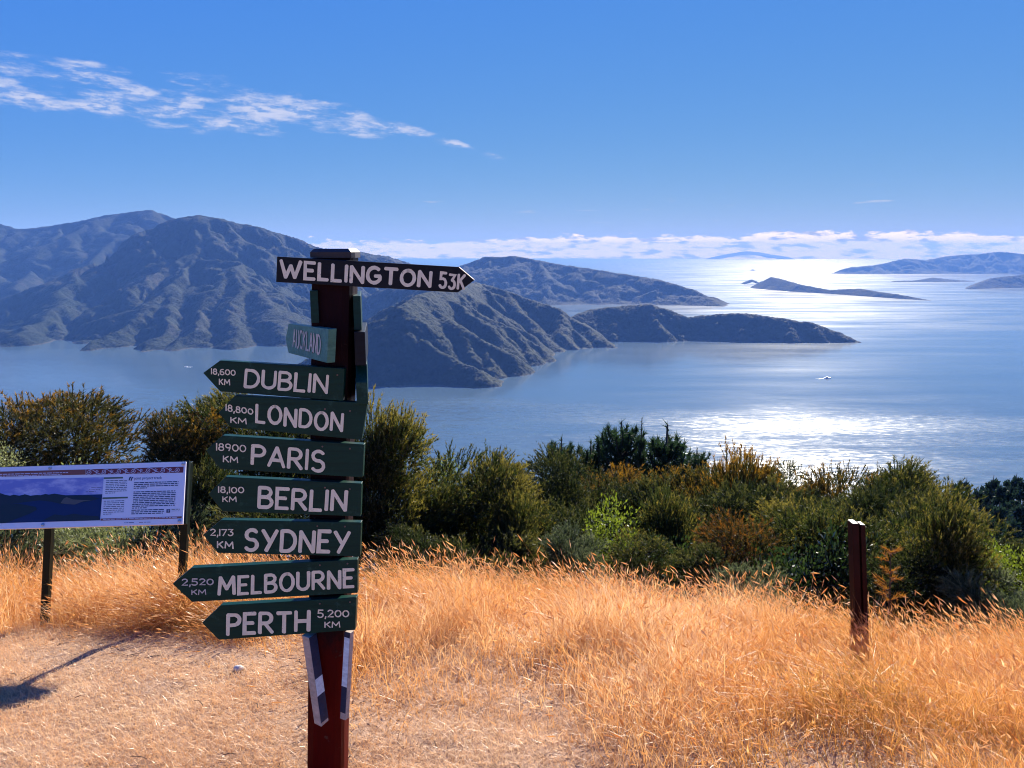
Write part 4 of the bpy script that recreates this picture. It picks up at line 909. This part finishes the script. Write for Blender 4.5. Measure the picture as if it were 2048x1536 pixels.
PL = [
 # name, kind, variant, colour, px, py, width, distance, label
 ('manuka_bush', 'bigdome', 0, 'bronze', 62, 786, 330, 7.2, 'big rounded bronze-green bush behind the information panel at the left edge'),
 ('leafy_shrub', 'broad', 0, 'pale', 100, 905, 120, 6.3, 'pale leafy shrub poking up just behind the panel under the big bronze bush'),
 ('leafy_shrub', 'broad', 1, 'pale', -6, 895, 70, 6.2, 'pale leafy shrub cut by the left edge above the panel'),
 ('manuka_bush', 'dome', 0, 'bronze', 372, 838, 150, 7.0, 'bronze-tipped bush between the panel and the London board'),
 ('manuka_bush', 'dome', 1, 'olive', 470, 806, 210, 7.4, 'tall olive bush behind the London and Paris boards'),
 ('manuka_bush', 'dome', 2, 'olive', 600, 850, 190, 7.2, 'olive bush hidden behind the middle boards of the signpost'),
 ('manuka_bush', 'tall', 3, 'dark', 400, 920, 160, 6.0, 'dark bush right beside the right leg of the panel'),
 ('manuka_bush', 'low', 3, 'dark', 530, 960, 200, 5.9, 'dark low bush seen between the Berlin and Sydney boards'),
 ('low_shrub', 'low', 0, 'greygreen', 40, 1045, 190, 5.4, 'grey-green low shrub under the panel at the left edge'),
 ('low_shrub', 'low', 1, 'pale', 215, 1052, 190, 5.4, 'pale green low shrub under the panel between its legs'),
 ('low_shrub', 'low', 2, 'greygreen', 330, 1040, 150, 5.5, 'grey-green low shrub beside the right leg of the panel'),
 ('manuka_tree', 'tall', 0, 'olive', 770, 818, 200, 6.3, 'tall dark olive tree close right of the signpost with its trunk showing'),
 ('manuka_tree', 'tall', 1, 'dark', 720, 870, 140, 6.0, 'dark narrow tree directly behind the right edge of the boards'),
 ('leafy_shrub', 'broad', 2, 'lime', 884, 922, 66, 8.6, 'yellow-green leafy top peeping out beside the tall dark olive tree'),
 ('manuka_tree', 'dome', 1, 'olive', 950, 935, 230, 6.8, 'broad tan-olive bush with a bare leader sticking up'),
 ('manuka_tree', 'tall', 2, 'olive', 1040, 985, 140, 6.3, 'olive feathery bush in front of the dark bush left of the pines'),
 ('manuka_bush', 'dome', 3, 'dark', 1098, 905, 150, 8.4, 'dark upright bush left of the young pines'),
 ('manuka_bush', 'dome', 4, 'olive', 860, 960, 150, 6.6, 'olive bush leaning beside the tall dark olive tree'),
 ('young_pine', 'pine', 0, 'pine', 1123, 878, 84, 15, 'leftmost small young pine of the row above the bushes'),
 ('young_pine', 'pine', 1, 'pine', 1182, 882, 86, 15.5, 'short bushy young pine second from the left in the row'),
 ('young_pine', 'pine', 2, 'pine', 1243, 843, 110, 15, 'tall young pine just left of the thin spire'),
 ('young_pine', 'spire', 0, 'pine', 1284, 836, 52, 14.5, 'thin bare spire of a young pine standing highest of the row'),
 ('young_pine', 'pine', 3, 'pine', 1335, 849, 130, 15, 'wide young pine with raised branches right of the thin spire'),
 ('young_pine', 'pine', 0, 'pine', 1394, 898, 66, 16, 'small separate young pine at the right end of the row'),
 ('manuka_bush', 'dome', 0, 'bronze', 1225, 962, 190, 10, 'brown-topped bush below the young pines'),
 ('leafy_shrub', 'broad', 3, 'lime', 1222, 1004, 105, 6.5, 'bright yellow-green leafy shrub in the middle of the bushes'),
 ('manuka_bush', 'tall', 3, 'olive', 1345, 988, 150, 6.7, 'pointed golden-olive bush right of the bright leafy shrub'),
 ('manuka_bush', 'dome', 2, 'bronze', 1395, 955, 190, 9.6, 'bronze bush between the pines and the spiky-topped bush'),
 ('manuka_bush', 'tall', 0, 'bronze', 1480, 915, 200, 8.8, 'tall spiky-topped bronze bush against the glitter'),
 ('manuka_bush', 'dome', 3, 'russet', 1460, 1038, 180, 6.0, 'low dome bush with russet red top in front'),
 ('manuka_bush', 'dome', 4, 'dark', 1566, 935, 110, 9.4, 'thin grey-tipped dark bush right of the spiky-topped bush'),
 ('manuka_bush', 'dome', 0, 'olive', 1598, 1030, 200, 6.4, 'broad yellow-olive bush right of the russet dome'),
 ('manuka_bush', 'tall', 1, 'bronze', 1645, 944, 160, 8.2, 'dark bronze bush with two peaks above the broad yellow-olive bush'),
 ('manuka_bush', 'dome', 1, 'bronze', 1742, 965, 170, 8.8, 'bronze bush behind the top of the grooved post'),
 ('manuka_bush', 'dome', 2, 'olive', 1838, 950, 190, 7.9, 'wind-combed olive bush right of the grooved post'),
 ('manuka_bush', 'low', 1, 'olive', 1775, 1050, 170, 6.2, 'olive bush behind the dead sapling'),
 ('manuka_tree', 'tall', 2, 'olive', 1893, 996, 190, 5.5, 'feathery olive tree with a dark stem near the right edge'),
 ('manuka_bush', 'dome', 3, 'olive', 1985, 1080, 150, 6.4, 'yellowish bush left of the bright leafy shrub at the right edge'),
 ('leafy_shrub', 'broad', 0, 'lime', 2022, 1062, 90, 5.7, 'bright yellow-green leafy shrub at the right edge'),
 ('leafy_shrub', 'broad', 1, 'gloss', 1690, 1075, 150, 5.7, 'glossy dark-leaved shrub left of the grooved post'),
 ('leafy_shrub', 'broad', 2, 'gloss', 1560, 1090, 140, 5.7, 'glossy dark-leaved shrub beneath the broad yellow-olive bush'),
 ('low_shrub', 'low', 2, 'greygreen', 1150, 1075, 110, 5.5, 'small grey-green shrub at the grass edge below the olive feathery bush'),
 ('low_shrub', 'low', 0, 'greygreen', 1510, 1140, 120, 5.0, 'small grey-green prickly shrub at the grass edge below the russet dome'),
 ('low_shrub', 'low', 1, 'olive', 1280, 1085, 100, 5.5, 'small olive shrub at the grass edge under the bright leafy shrub'),
 ('low_shrub', 'low', 3, 'greygreen', 2005, 1150, 150, 5.0, 'grey-green low shrub at the grass edge in the right corner'),
 ('low_shrub', 'low', 0, 'dark', 1420, 1105, 120, 5.5, 'dark small shrub left of the russet dome at the grass edge'),
 ('low_shrub', 'low', 2, 'dark', 850, 1065, 140, 5.6, 'dark small shrub at the foot of the tall dark olive tree'),
 ('low_shrub', 'low', 3, 'dark', 980, 1075, 150, 5.7, 'dark small shrub under the broad tan-olive bush'),
 ('low_shrub', 'low', 1, 'dark', 1800, 1130, 150, 5.4, 'dark small shrub in the gap right of the dead sapling'),
 ('low_shrub', 'broad', 3, 'gloss', 1330, 1080, 110, 5.9, 'glossy dark shrub under the pointed golden-olive bush'),
 ('manuka_bush', 'dome', 2, 'dark', 1005, 950, 170, 9.5, 'dark bush behind the tan-olive bush with the leader'),
 ('manuka_bush', 'dome', 4, 'dark', 1160, 985, 170, 9.0, 'dark bush at the foot of the leftmost young pines'),
 ('manuka_bush', 'dome', 1, 'dark', 1310, 985, 180, 9.2, 'dark bush at the foot of the wide young pine'),
 ('manuka_bush', 'dome', 3, 'dark', 1425, 985, 170, 7.6, 'dark green bush between the pointed golden bush and the russet dome'),
 ('manuka_bush', 'dome', 0, 'dark', 1545, 985, 180, 7.8, 'dark bush above the broad yellow-olive bush on its left'),
 ('manuka_bush', 'dome', 2, 'dark', 1705, 1000, 180, 7.4, 'dark bush directly behind the grooved post'),
 ('manuka_bush', 'dome', 1, 'dark', 1800, 1000, 170, 7.2, 'dark bush right behind the dead sapling under the wind-combed bush'),
 ('manuka_bush', 'dome', 4, 'olive', 1935, 1040, 170, 6.6, 'olive bush in front of the lower conifers'),
 ('manuka_bush', 'dome', 0, 'dark', 900, 1010, 170, 7.2, 'dark bush in the gap left of the tan-olive bush'),
 ('manuka_bush', 'dome', 3, 'dark', 1120, 1010, 160, 7.0, 'dark bush in the gap left of the bright leafy shrub'),
 ('manuka_bush', 'dome', 1, 'dark', 1640, 1050, 170, 6.6, 'dark bush just left of the grooved post above the glossy shrub'),
 ('manuka_bush', 'dome', 2, 'dark', 2050, 1100, 150, 6.2, 'dark bush cut by the right edge below the conifers'),
]
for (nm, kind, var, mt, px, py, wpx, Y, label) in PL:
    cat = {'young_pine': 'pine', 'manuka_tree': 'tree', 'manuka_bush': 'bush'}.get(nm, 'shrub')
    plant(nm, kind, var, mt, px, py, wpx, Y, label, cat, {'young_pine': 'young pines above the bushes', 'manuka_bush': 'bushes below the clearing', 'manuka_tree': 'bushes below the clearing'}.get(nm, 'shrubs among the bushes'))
# dark conifer stand on the spur at the right
FI = [(1916, 962, 62, 80), (1934, 955, 56, 92), (1957, 975, 60, 72), (1972, 968, 60, 88), (1988, 950, 58, 84), (2004, 966, 52, 76), (2020, 956, 60, 90), (2034, 946, 52, 82), (2052, 956, 64, 78), (1898, 985, 62, 76), (1944, 1000, 76, 62), (2000, 1005, 78, 60), (2046, 1000, 80, 62), (1906, 1012, 70, 66), (1975, 1025, 80, 54), (2030, 1035, 80, 52)]
ORD = ['leftmost', 'second', 'third', 'fourth', 'fifth', 'sixth', 'seventh', 'eighth', 'ninth', 'rightmost']
for row, rows_ in (('along the top', sorted(f for f in FI if f[1] < 990)), ('in the lower front', sorted(f for f in FI if f[1] >= 990))):
    for i, (px, py, wpx, Y) in enumerate(rows_):
        od = 'rightmost conifer' if i == len(rows_) - 1 else ORD[i] + ' conifer' + (' from the left' if i else '')
        plant('conifer_tree', 'fir', i % 3, 'fir', px, py, wpx, Y, od + ' ' + row + ' of the dark stand at right', 'conifer', 'dark conifer stand at the right edge', 0.4)
# bare leader above the tan-olive bush
mb = MB(); c0 = at(998, 1010, 6.75); c1 = at(1000, 893, 6.8); mb.tube([at(1003, 1130, 6.75), c0, c1], [.014, .009, .003], 5)
rs = np.random.default_rng(3)
for k in range(9):
    t_ = rs.uniform(.35, 1); p = c0 + (c1 - c0) * t_; mb.tube([p, p + [rs.uniform(-.07, .07), rs.uniform(-.05, .05), rs.uniform(.02, .08)]], [.004, .0015], 4)
lead_root = [o for o in bpy.data.objects if o.get('label', '').startswith('broad tan-olive')][0]
bpy.context.view_layer.update()
lo_ = mb.build('bare_leader', M['bark'], None); lo_.parent = lead_root; lo_.matrix_parent_inverse = lead_root.matrix_world.inverted()
# dead sapling beside the post
b3 = at(1776, 1300, 4.1); gz_ = float(ground(b3[0], 4.1)); t3 = at(1782, 1098, 4.1); sap = empty('dead_sapling', (float(b3[0]), 4.1, gz_)); props(sap, 'small dead orange-brown conifer sapling beside the grooved post', 'sapling')
rs = np.random.default_rng(9); mb = MB(); lo3 = np.array([b3[0], 4.1, gz_ - .05]); mb.tube([lo3, (lo3 + t3) / 2 + [.004, 0, 0], t3], [.007, .005, .002], 6); P = []; D = []
for k in range(46):
    t_ = rs.uniform(.22, .98); p = lo3 + (t3 - lo3) * t_; a_ = rs.uniform(0, 6.28); l_ = (.11 if t_ > .5 else .13) * (1.1 - t_ * .7) * rs.uniform(.6, 1.2); e = p + np.array([math.cos(a_) * l_, math.sin(a_) * l_, l_ * rs.uniform(.1, .8)])
    mb.tube([p, (p + e) / 2 + [0, 0, -.006], e], [.0022, .0017, .001], 4, False)
    kk = 42 if t_ > .5 else 10; tt = rs.uniform(.25, 1.05, (kk, 1)); P.append(p + (e - p) * tt); D.append(nrmz((e - p) / l_ * .8 + rs.normal(size=(kk, 3)) * .45))
child(mb.build('stem', M['bark'], None), sap); P = np.concatenate(P); D = np.concatenate(D); V, T = tri_leaves(P, D, rs.uniform(.018, .04, len(P)), rs.uniform(.002, .0035, len(P)), rs)
child(link('needles', np_mesh('needles', V, T, M['dead'], False, np.repeat(rs.uniform(0, 1, len(P)), 3))), sap)

# dark undergrowth filling the slope between the bushes
rs = np.random.default_rng(77); n = 150000; ux = rs.uniform(-9, 9, n); uy = rs.uniform(4.9, 13, n); hh = np.clip((fbm(ux * .8, uy * .8, 3, 4) - .25) * 1.1, .05, .8) * np.clip((uy - 4.6) / 1.6, .15, 1)
U = np.stack([ux, uy, ground(ux, uy) + hh * rs.uniform(0, 1, n) ** .6], 1); Dd = nrmz(rs.normal(size=(n, 3)) * .6 + [-.2, 0, .8])
V, T = tri_leaves(U, Dd, rs.uniform(.04, .10, n), rs.uniform(.006, .014, n), rs)
props(link('undergrowth', np_mesh('undergrowth', V, T, M['dark'], False, np.repeat(rs.uniform(0, .6, n), 3))), 'dark tangled undergrowth between the bushes', 'undergrowth', kind='stuff')

# ------------------------------------------------------------------ dry grass
def straw(name, cols, trans):
    m, t, o = mat_new(name); at_ = t.n('ShaderNodeAttribute', attribute_name='tone'); gi = t.n('ShaderNodeNewGeometry'); rp = t.n('ShaderNodeValToRGB')
    el = rp.color_ramp.elements; el[0].color = c4(cols[0]); el[1].color = c4(cols[-1])
    for k, c in enumerate(cols[1:-1]): e = el.new((k + 1) / (len(cols) - 1)); e.color = c4(c)
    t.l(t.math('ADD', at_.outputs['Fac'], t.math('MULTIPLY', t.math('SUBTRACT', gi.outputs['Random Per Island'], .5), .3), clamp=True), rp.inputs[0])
    d = t.n('ShaderNodeBsdfDiffuse'); tr = t.n('ShaderNodeBsdfTranslucent'); mx = t.n('ShaderNodeMixShader'); mx.inputs[0].default_value = trans; t.l(rp.outputs[0], d.inputs[0]); t.l(rp.outputs[0], tr.inputs[0]); t.l(d.outputs[0], mx.inputs[1]); t.l(tr.outputs[0], mx.inputs[2])
    g = t.n('ShaderNodeBsdfGlossy'); g.inputs['Roughness'].default_value = .45; fr = t.n('ShaderNodeFresnel'); m2 = t.n('ShaderNodeMixShader'); t.put(m2.inputs[0], t.math('MULTIPLY', fr.outputs[0], .10)); t.l(mx.outputs[0], m2.inputs[1]); t.l(g.outputs[0], m2.inputs[2]); t.l(m2.outputs[0], o.inputs[0]); return m
M['straw'] = straw('tall_dry_grass', [(.24, .175, .04), (.54, .25, .052), (.72, .345, .095), (.80, .46, .18), (.85, .59, .32)], .52)
M['thatch'] = straw('short_dry_thatch', [(.34, .165, .06), (.66, .355, .15), (.79, .485, .24), (.86, .625, .38)], .42)
def blades(P, H, lean, W, rs, segs=3, droop=1.0):
    n = len(P); a_ = rs.uniform(0, 2 * math.pi, n); side = np.stack([np.cos(a_), np.sin(a_), np.zeros(n)], 1); V = []; rows = []
    for k in range(segs + 1):
        s = k / segs; c = P + np.stack([lean[:, 0] * H * s ** 1.7, lean[:, 1] * H * s ** 1.7, H * (s - .28 * droop * (lean[:, 0] ** 2 + lean[:, 1] ** 2) * s ** 2)], 1)
        if k < segs: w_ = (W * .5 * (1 - .55 * s))[:, None]; V += [c - side * w_, c + side * w_]
        else: V.append(c); tip = c
    V = np.stack(V, 1); m = V.shape[1]; i = (np.arange(n) * m)[:, None]; T = []
    for k in range(segs - 1): T += [[2 * k, 2 * k + 1, 2 * k + 3], [2 * k, 2 * k + 3, 2 * k + 2]]
    T.append([2 * segs - 2, 2 * segs - 1, 2 * segs]); T = (i[:, :, None] + np.array(T)[None]).reshape(-1, 3); return V.reshape(-1, 3), T, m, tip
BX = np.array([-4, -2.4, -1.6, -.9, -.4, 0, .5, 1.0, 1.6, 4]); BY = np.array([3.15, 3.2, 3.2, 2.85, 2.25, 1.95, 1.75, 1.6, 1.4, 1.0])
def tallness(x, y):
    e = (y - np.interp(x, BX, BY)) + (fbm(x * 1.8, y * 1.8, 4, 21) - .5) * 1.1
    return np.clip(e / np.where(x < -.6, .4, 1.45), 0, 1)
def edge(x): return 4.55 + .15 * np.sin(x * 1.7) - .12 * np.clip(x - .5, 0, 3) + np.where(x < -1, .1, 0)
rs = np.random.default_rng(15)
# tall grass
n = 430000; x = rs.uniform(-4.6, 4.4, n); y = 1.5 + (5.2 - 1.5) * rs.random(n) ** .85; tl = tallness(x, y); inv = np.abs(x) < y * .80 + .35
clump = np.clip((fbm(x * 2.6, y * 2.6, 3, 31) - .5) * 1.9 + .5, .05, 1); keep = inv & (rs.random(n) < np.maximum(tl, .10 * (clump > .72)) * (.30 + .9 * clump)) & (y < edge(x) + rs.normal(0, .13, n)); x, y, tl, clump = x[keep], y[keep], tl[keep], clump[keep]; n = len(x)
H = (.04 + tl * (.07 + .25 * clump)) * rs.uniform(.45, 1.3, n) * np.where(x < -.9, 1.12, .95); wd_ = rs.normal(0, .5, (n, 2)); patch = fbm(x * 1.1, y * 1.1, 3, 41)
wd_ = wd_ * np.where(rs.random(n) < .22, 2.3, 1.0)[:, None]
lean = wd_ + np.stack([-.30 + (patch - .5) * .9, -.08 + (fbm(x * 1.3, y * 1.3, 2, 43) - .5) * .6], 1)
V, T, m, tip = blades(np.stack([x, y, ground(x, y) - .01], 1), H, lean, rs.uniform(.0015, .0032, n), rs, 3)
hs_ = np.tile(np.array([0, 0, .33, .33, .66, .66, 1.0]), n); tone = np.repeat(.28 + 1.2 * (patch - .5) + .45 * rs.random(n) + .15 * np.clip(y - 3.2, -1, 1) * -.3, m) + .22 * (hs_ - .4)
# seed heads on the longer stems
k = np.where((rs.random(n) < .36) & (H > .10))[0]; sdv = nrmz(np.stack([lean[k, 0] * 1.4 - .25, lean[k, 1], .75 + rs.normal(0, .25, len(k))], 1)); sl_ = rs.uniform(.022, .055, len(k)); sw = rs.uniform(.0035, .0075, len(k))
for _ in range(2):
    v2, t2 = diamond_leaves(tip[k] - sdv * (sl_ * .2)[:, None], sdv, sl_, sw, rs); T = np.concatenate([T, t2 + len(V)]); V = np.concatenate([V, v2]); tone = np.concatenate([tone, np.repeat(.55 + .4 * rs.random(len(k)), 4)])
print('tall blades', n, 'tris', len(T))
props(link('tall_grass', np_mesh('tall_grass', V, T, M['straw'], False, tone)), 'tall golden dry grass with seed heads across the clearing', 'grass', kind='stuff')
# short thatch
n = 520000; x = rs.uniform(-3.2, 3.4, n); y = 1.35 + (4.3 - 1.35) * rs.random(n) ** 1.25; inv = np.abs(x) < y * .80 + .3; tl = tallness(x, y); keep = inv & (rs.random(n) < (1 - .75 * tl) * np.clip((fbm(x * 2.0, y * 2.6, 4, 61) - .30) * 3.2, .22, 1)); x, y, tl = x[keep], y[keep], tl[keep]; n = len(x)
H = rs.uniform(.010, .032, n) * (1 + .8 * tl); lean = rs.normal(0, 1.1, (n, 2)) + [-.35, -.1]; patch = fbm(x * 1.6, y * 1.6, 4, 51)
V, T, m, tip = blades(np.stack([x, y, ground(x, y) - .004 + rs.uniform(0, .006, n)], 1), H, np.clip(lean, -2.2, 2.2), rs.uniform(.0010, .0021, n), rs, 2, .18)
tone = np.repeat(.52 + 1.3 * (patch - .5) + .5 * (rs.random(n) - .5), m)
print('short blades', n, 'tris', len(T))
props(link('short_grass', np_mesh('short_grass', V, T, M['thatch'], False, tone)), 'short pale trampled straw on the path around the signpost', 'grass', kind='stuff')
rs2 = np.random.default_rng(91); mb = MB()
for k in range(70):
    x_, y_ = rs2.uniform(-2.4, 1.2), rs2.uniform(1.75, 3.2); a_ = rs2.uniform(0, 3.14); l_ = rs2.uniform(.015, .07); z_ = float(ground(x_, y_)) + .012
    mb.tube([(x_, y_, z_), (x_ + math.cos(a_) * l_ * .5, y_ + math.sin(a_) * l_ * .5, z_ + rs2.uniform(0, .008)), (x_ + math.cos(a_ + .2) * l_, y_ + math.sin(a_ + .2) * l_, z_)], [.0016, .0014, .0008], 4)
props(mb.build('fallen_twigs', M['bark'], None), 'small dark twigs scattered over the straw path', 'twigs', kind='stuff')
# tall wispy stems along the edge of the drop
n = 1500; x = rs.uniform(-3.8, 3.6, n); y = edge(x) + rs.uniform(-.45, .35, n); H = rs.uniform(.25, .46, n); lean = rs.normal(0, .35, (n, 2)) + [-.5, 0]
V, T, m, tip = blades(np.stack([x, y, ground(x, y)], 1), H, lean, np.full(n, .0028), rs, 3); tone = np.repeat(rs.uniform(.1, .8, n), m); sdv = nrmz(np.stack([lean[:, 0] * 1.6, lean[:, 1] * 1.5, .4 + rs.normal(0, .2, n)], 1)); sl_ = rs.uniform(.04, .075, n)
for _ in range(2):
    v2, t2 = diamond_leaves(tip - sdv * .01, sdv, sl_, rs.uniform(.006, .010, n), rs); T = np.concatenate([T, t2 + len(V)]); V = np.concatenate([V, v2]); tone = np.concatenate([tone, np.repeat(rs.uniform(.3, .95, n), 4)])
props(link('seeding_grass', np_mesh('seeding_grass', V, T, M['straw'], False, tone)), 'wispy seeding grass stems along the edge of the clearing', 'grass', kind='stuff')
tris = sum(len(me.polygons) for me in bpy.data.meshes); print('mesh polygons', tris)
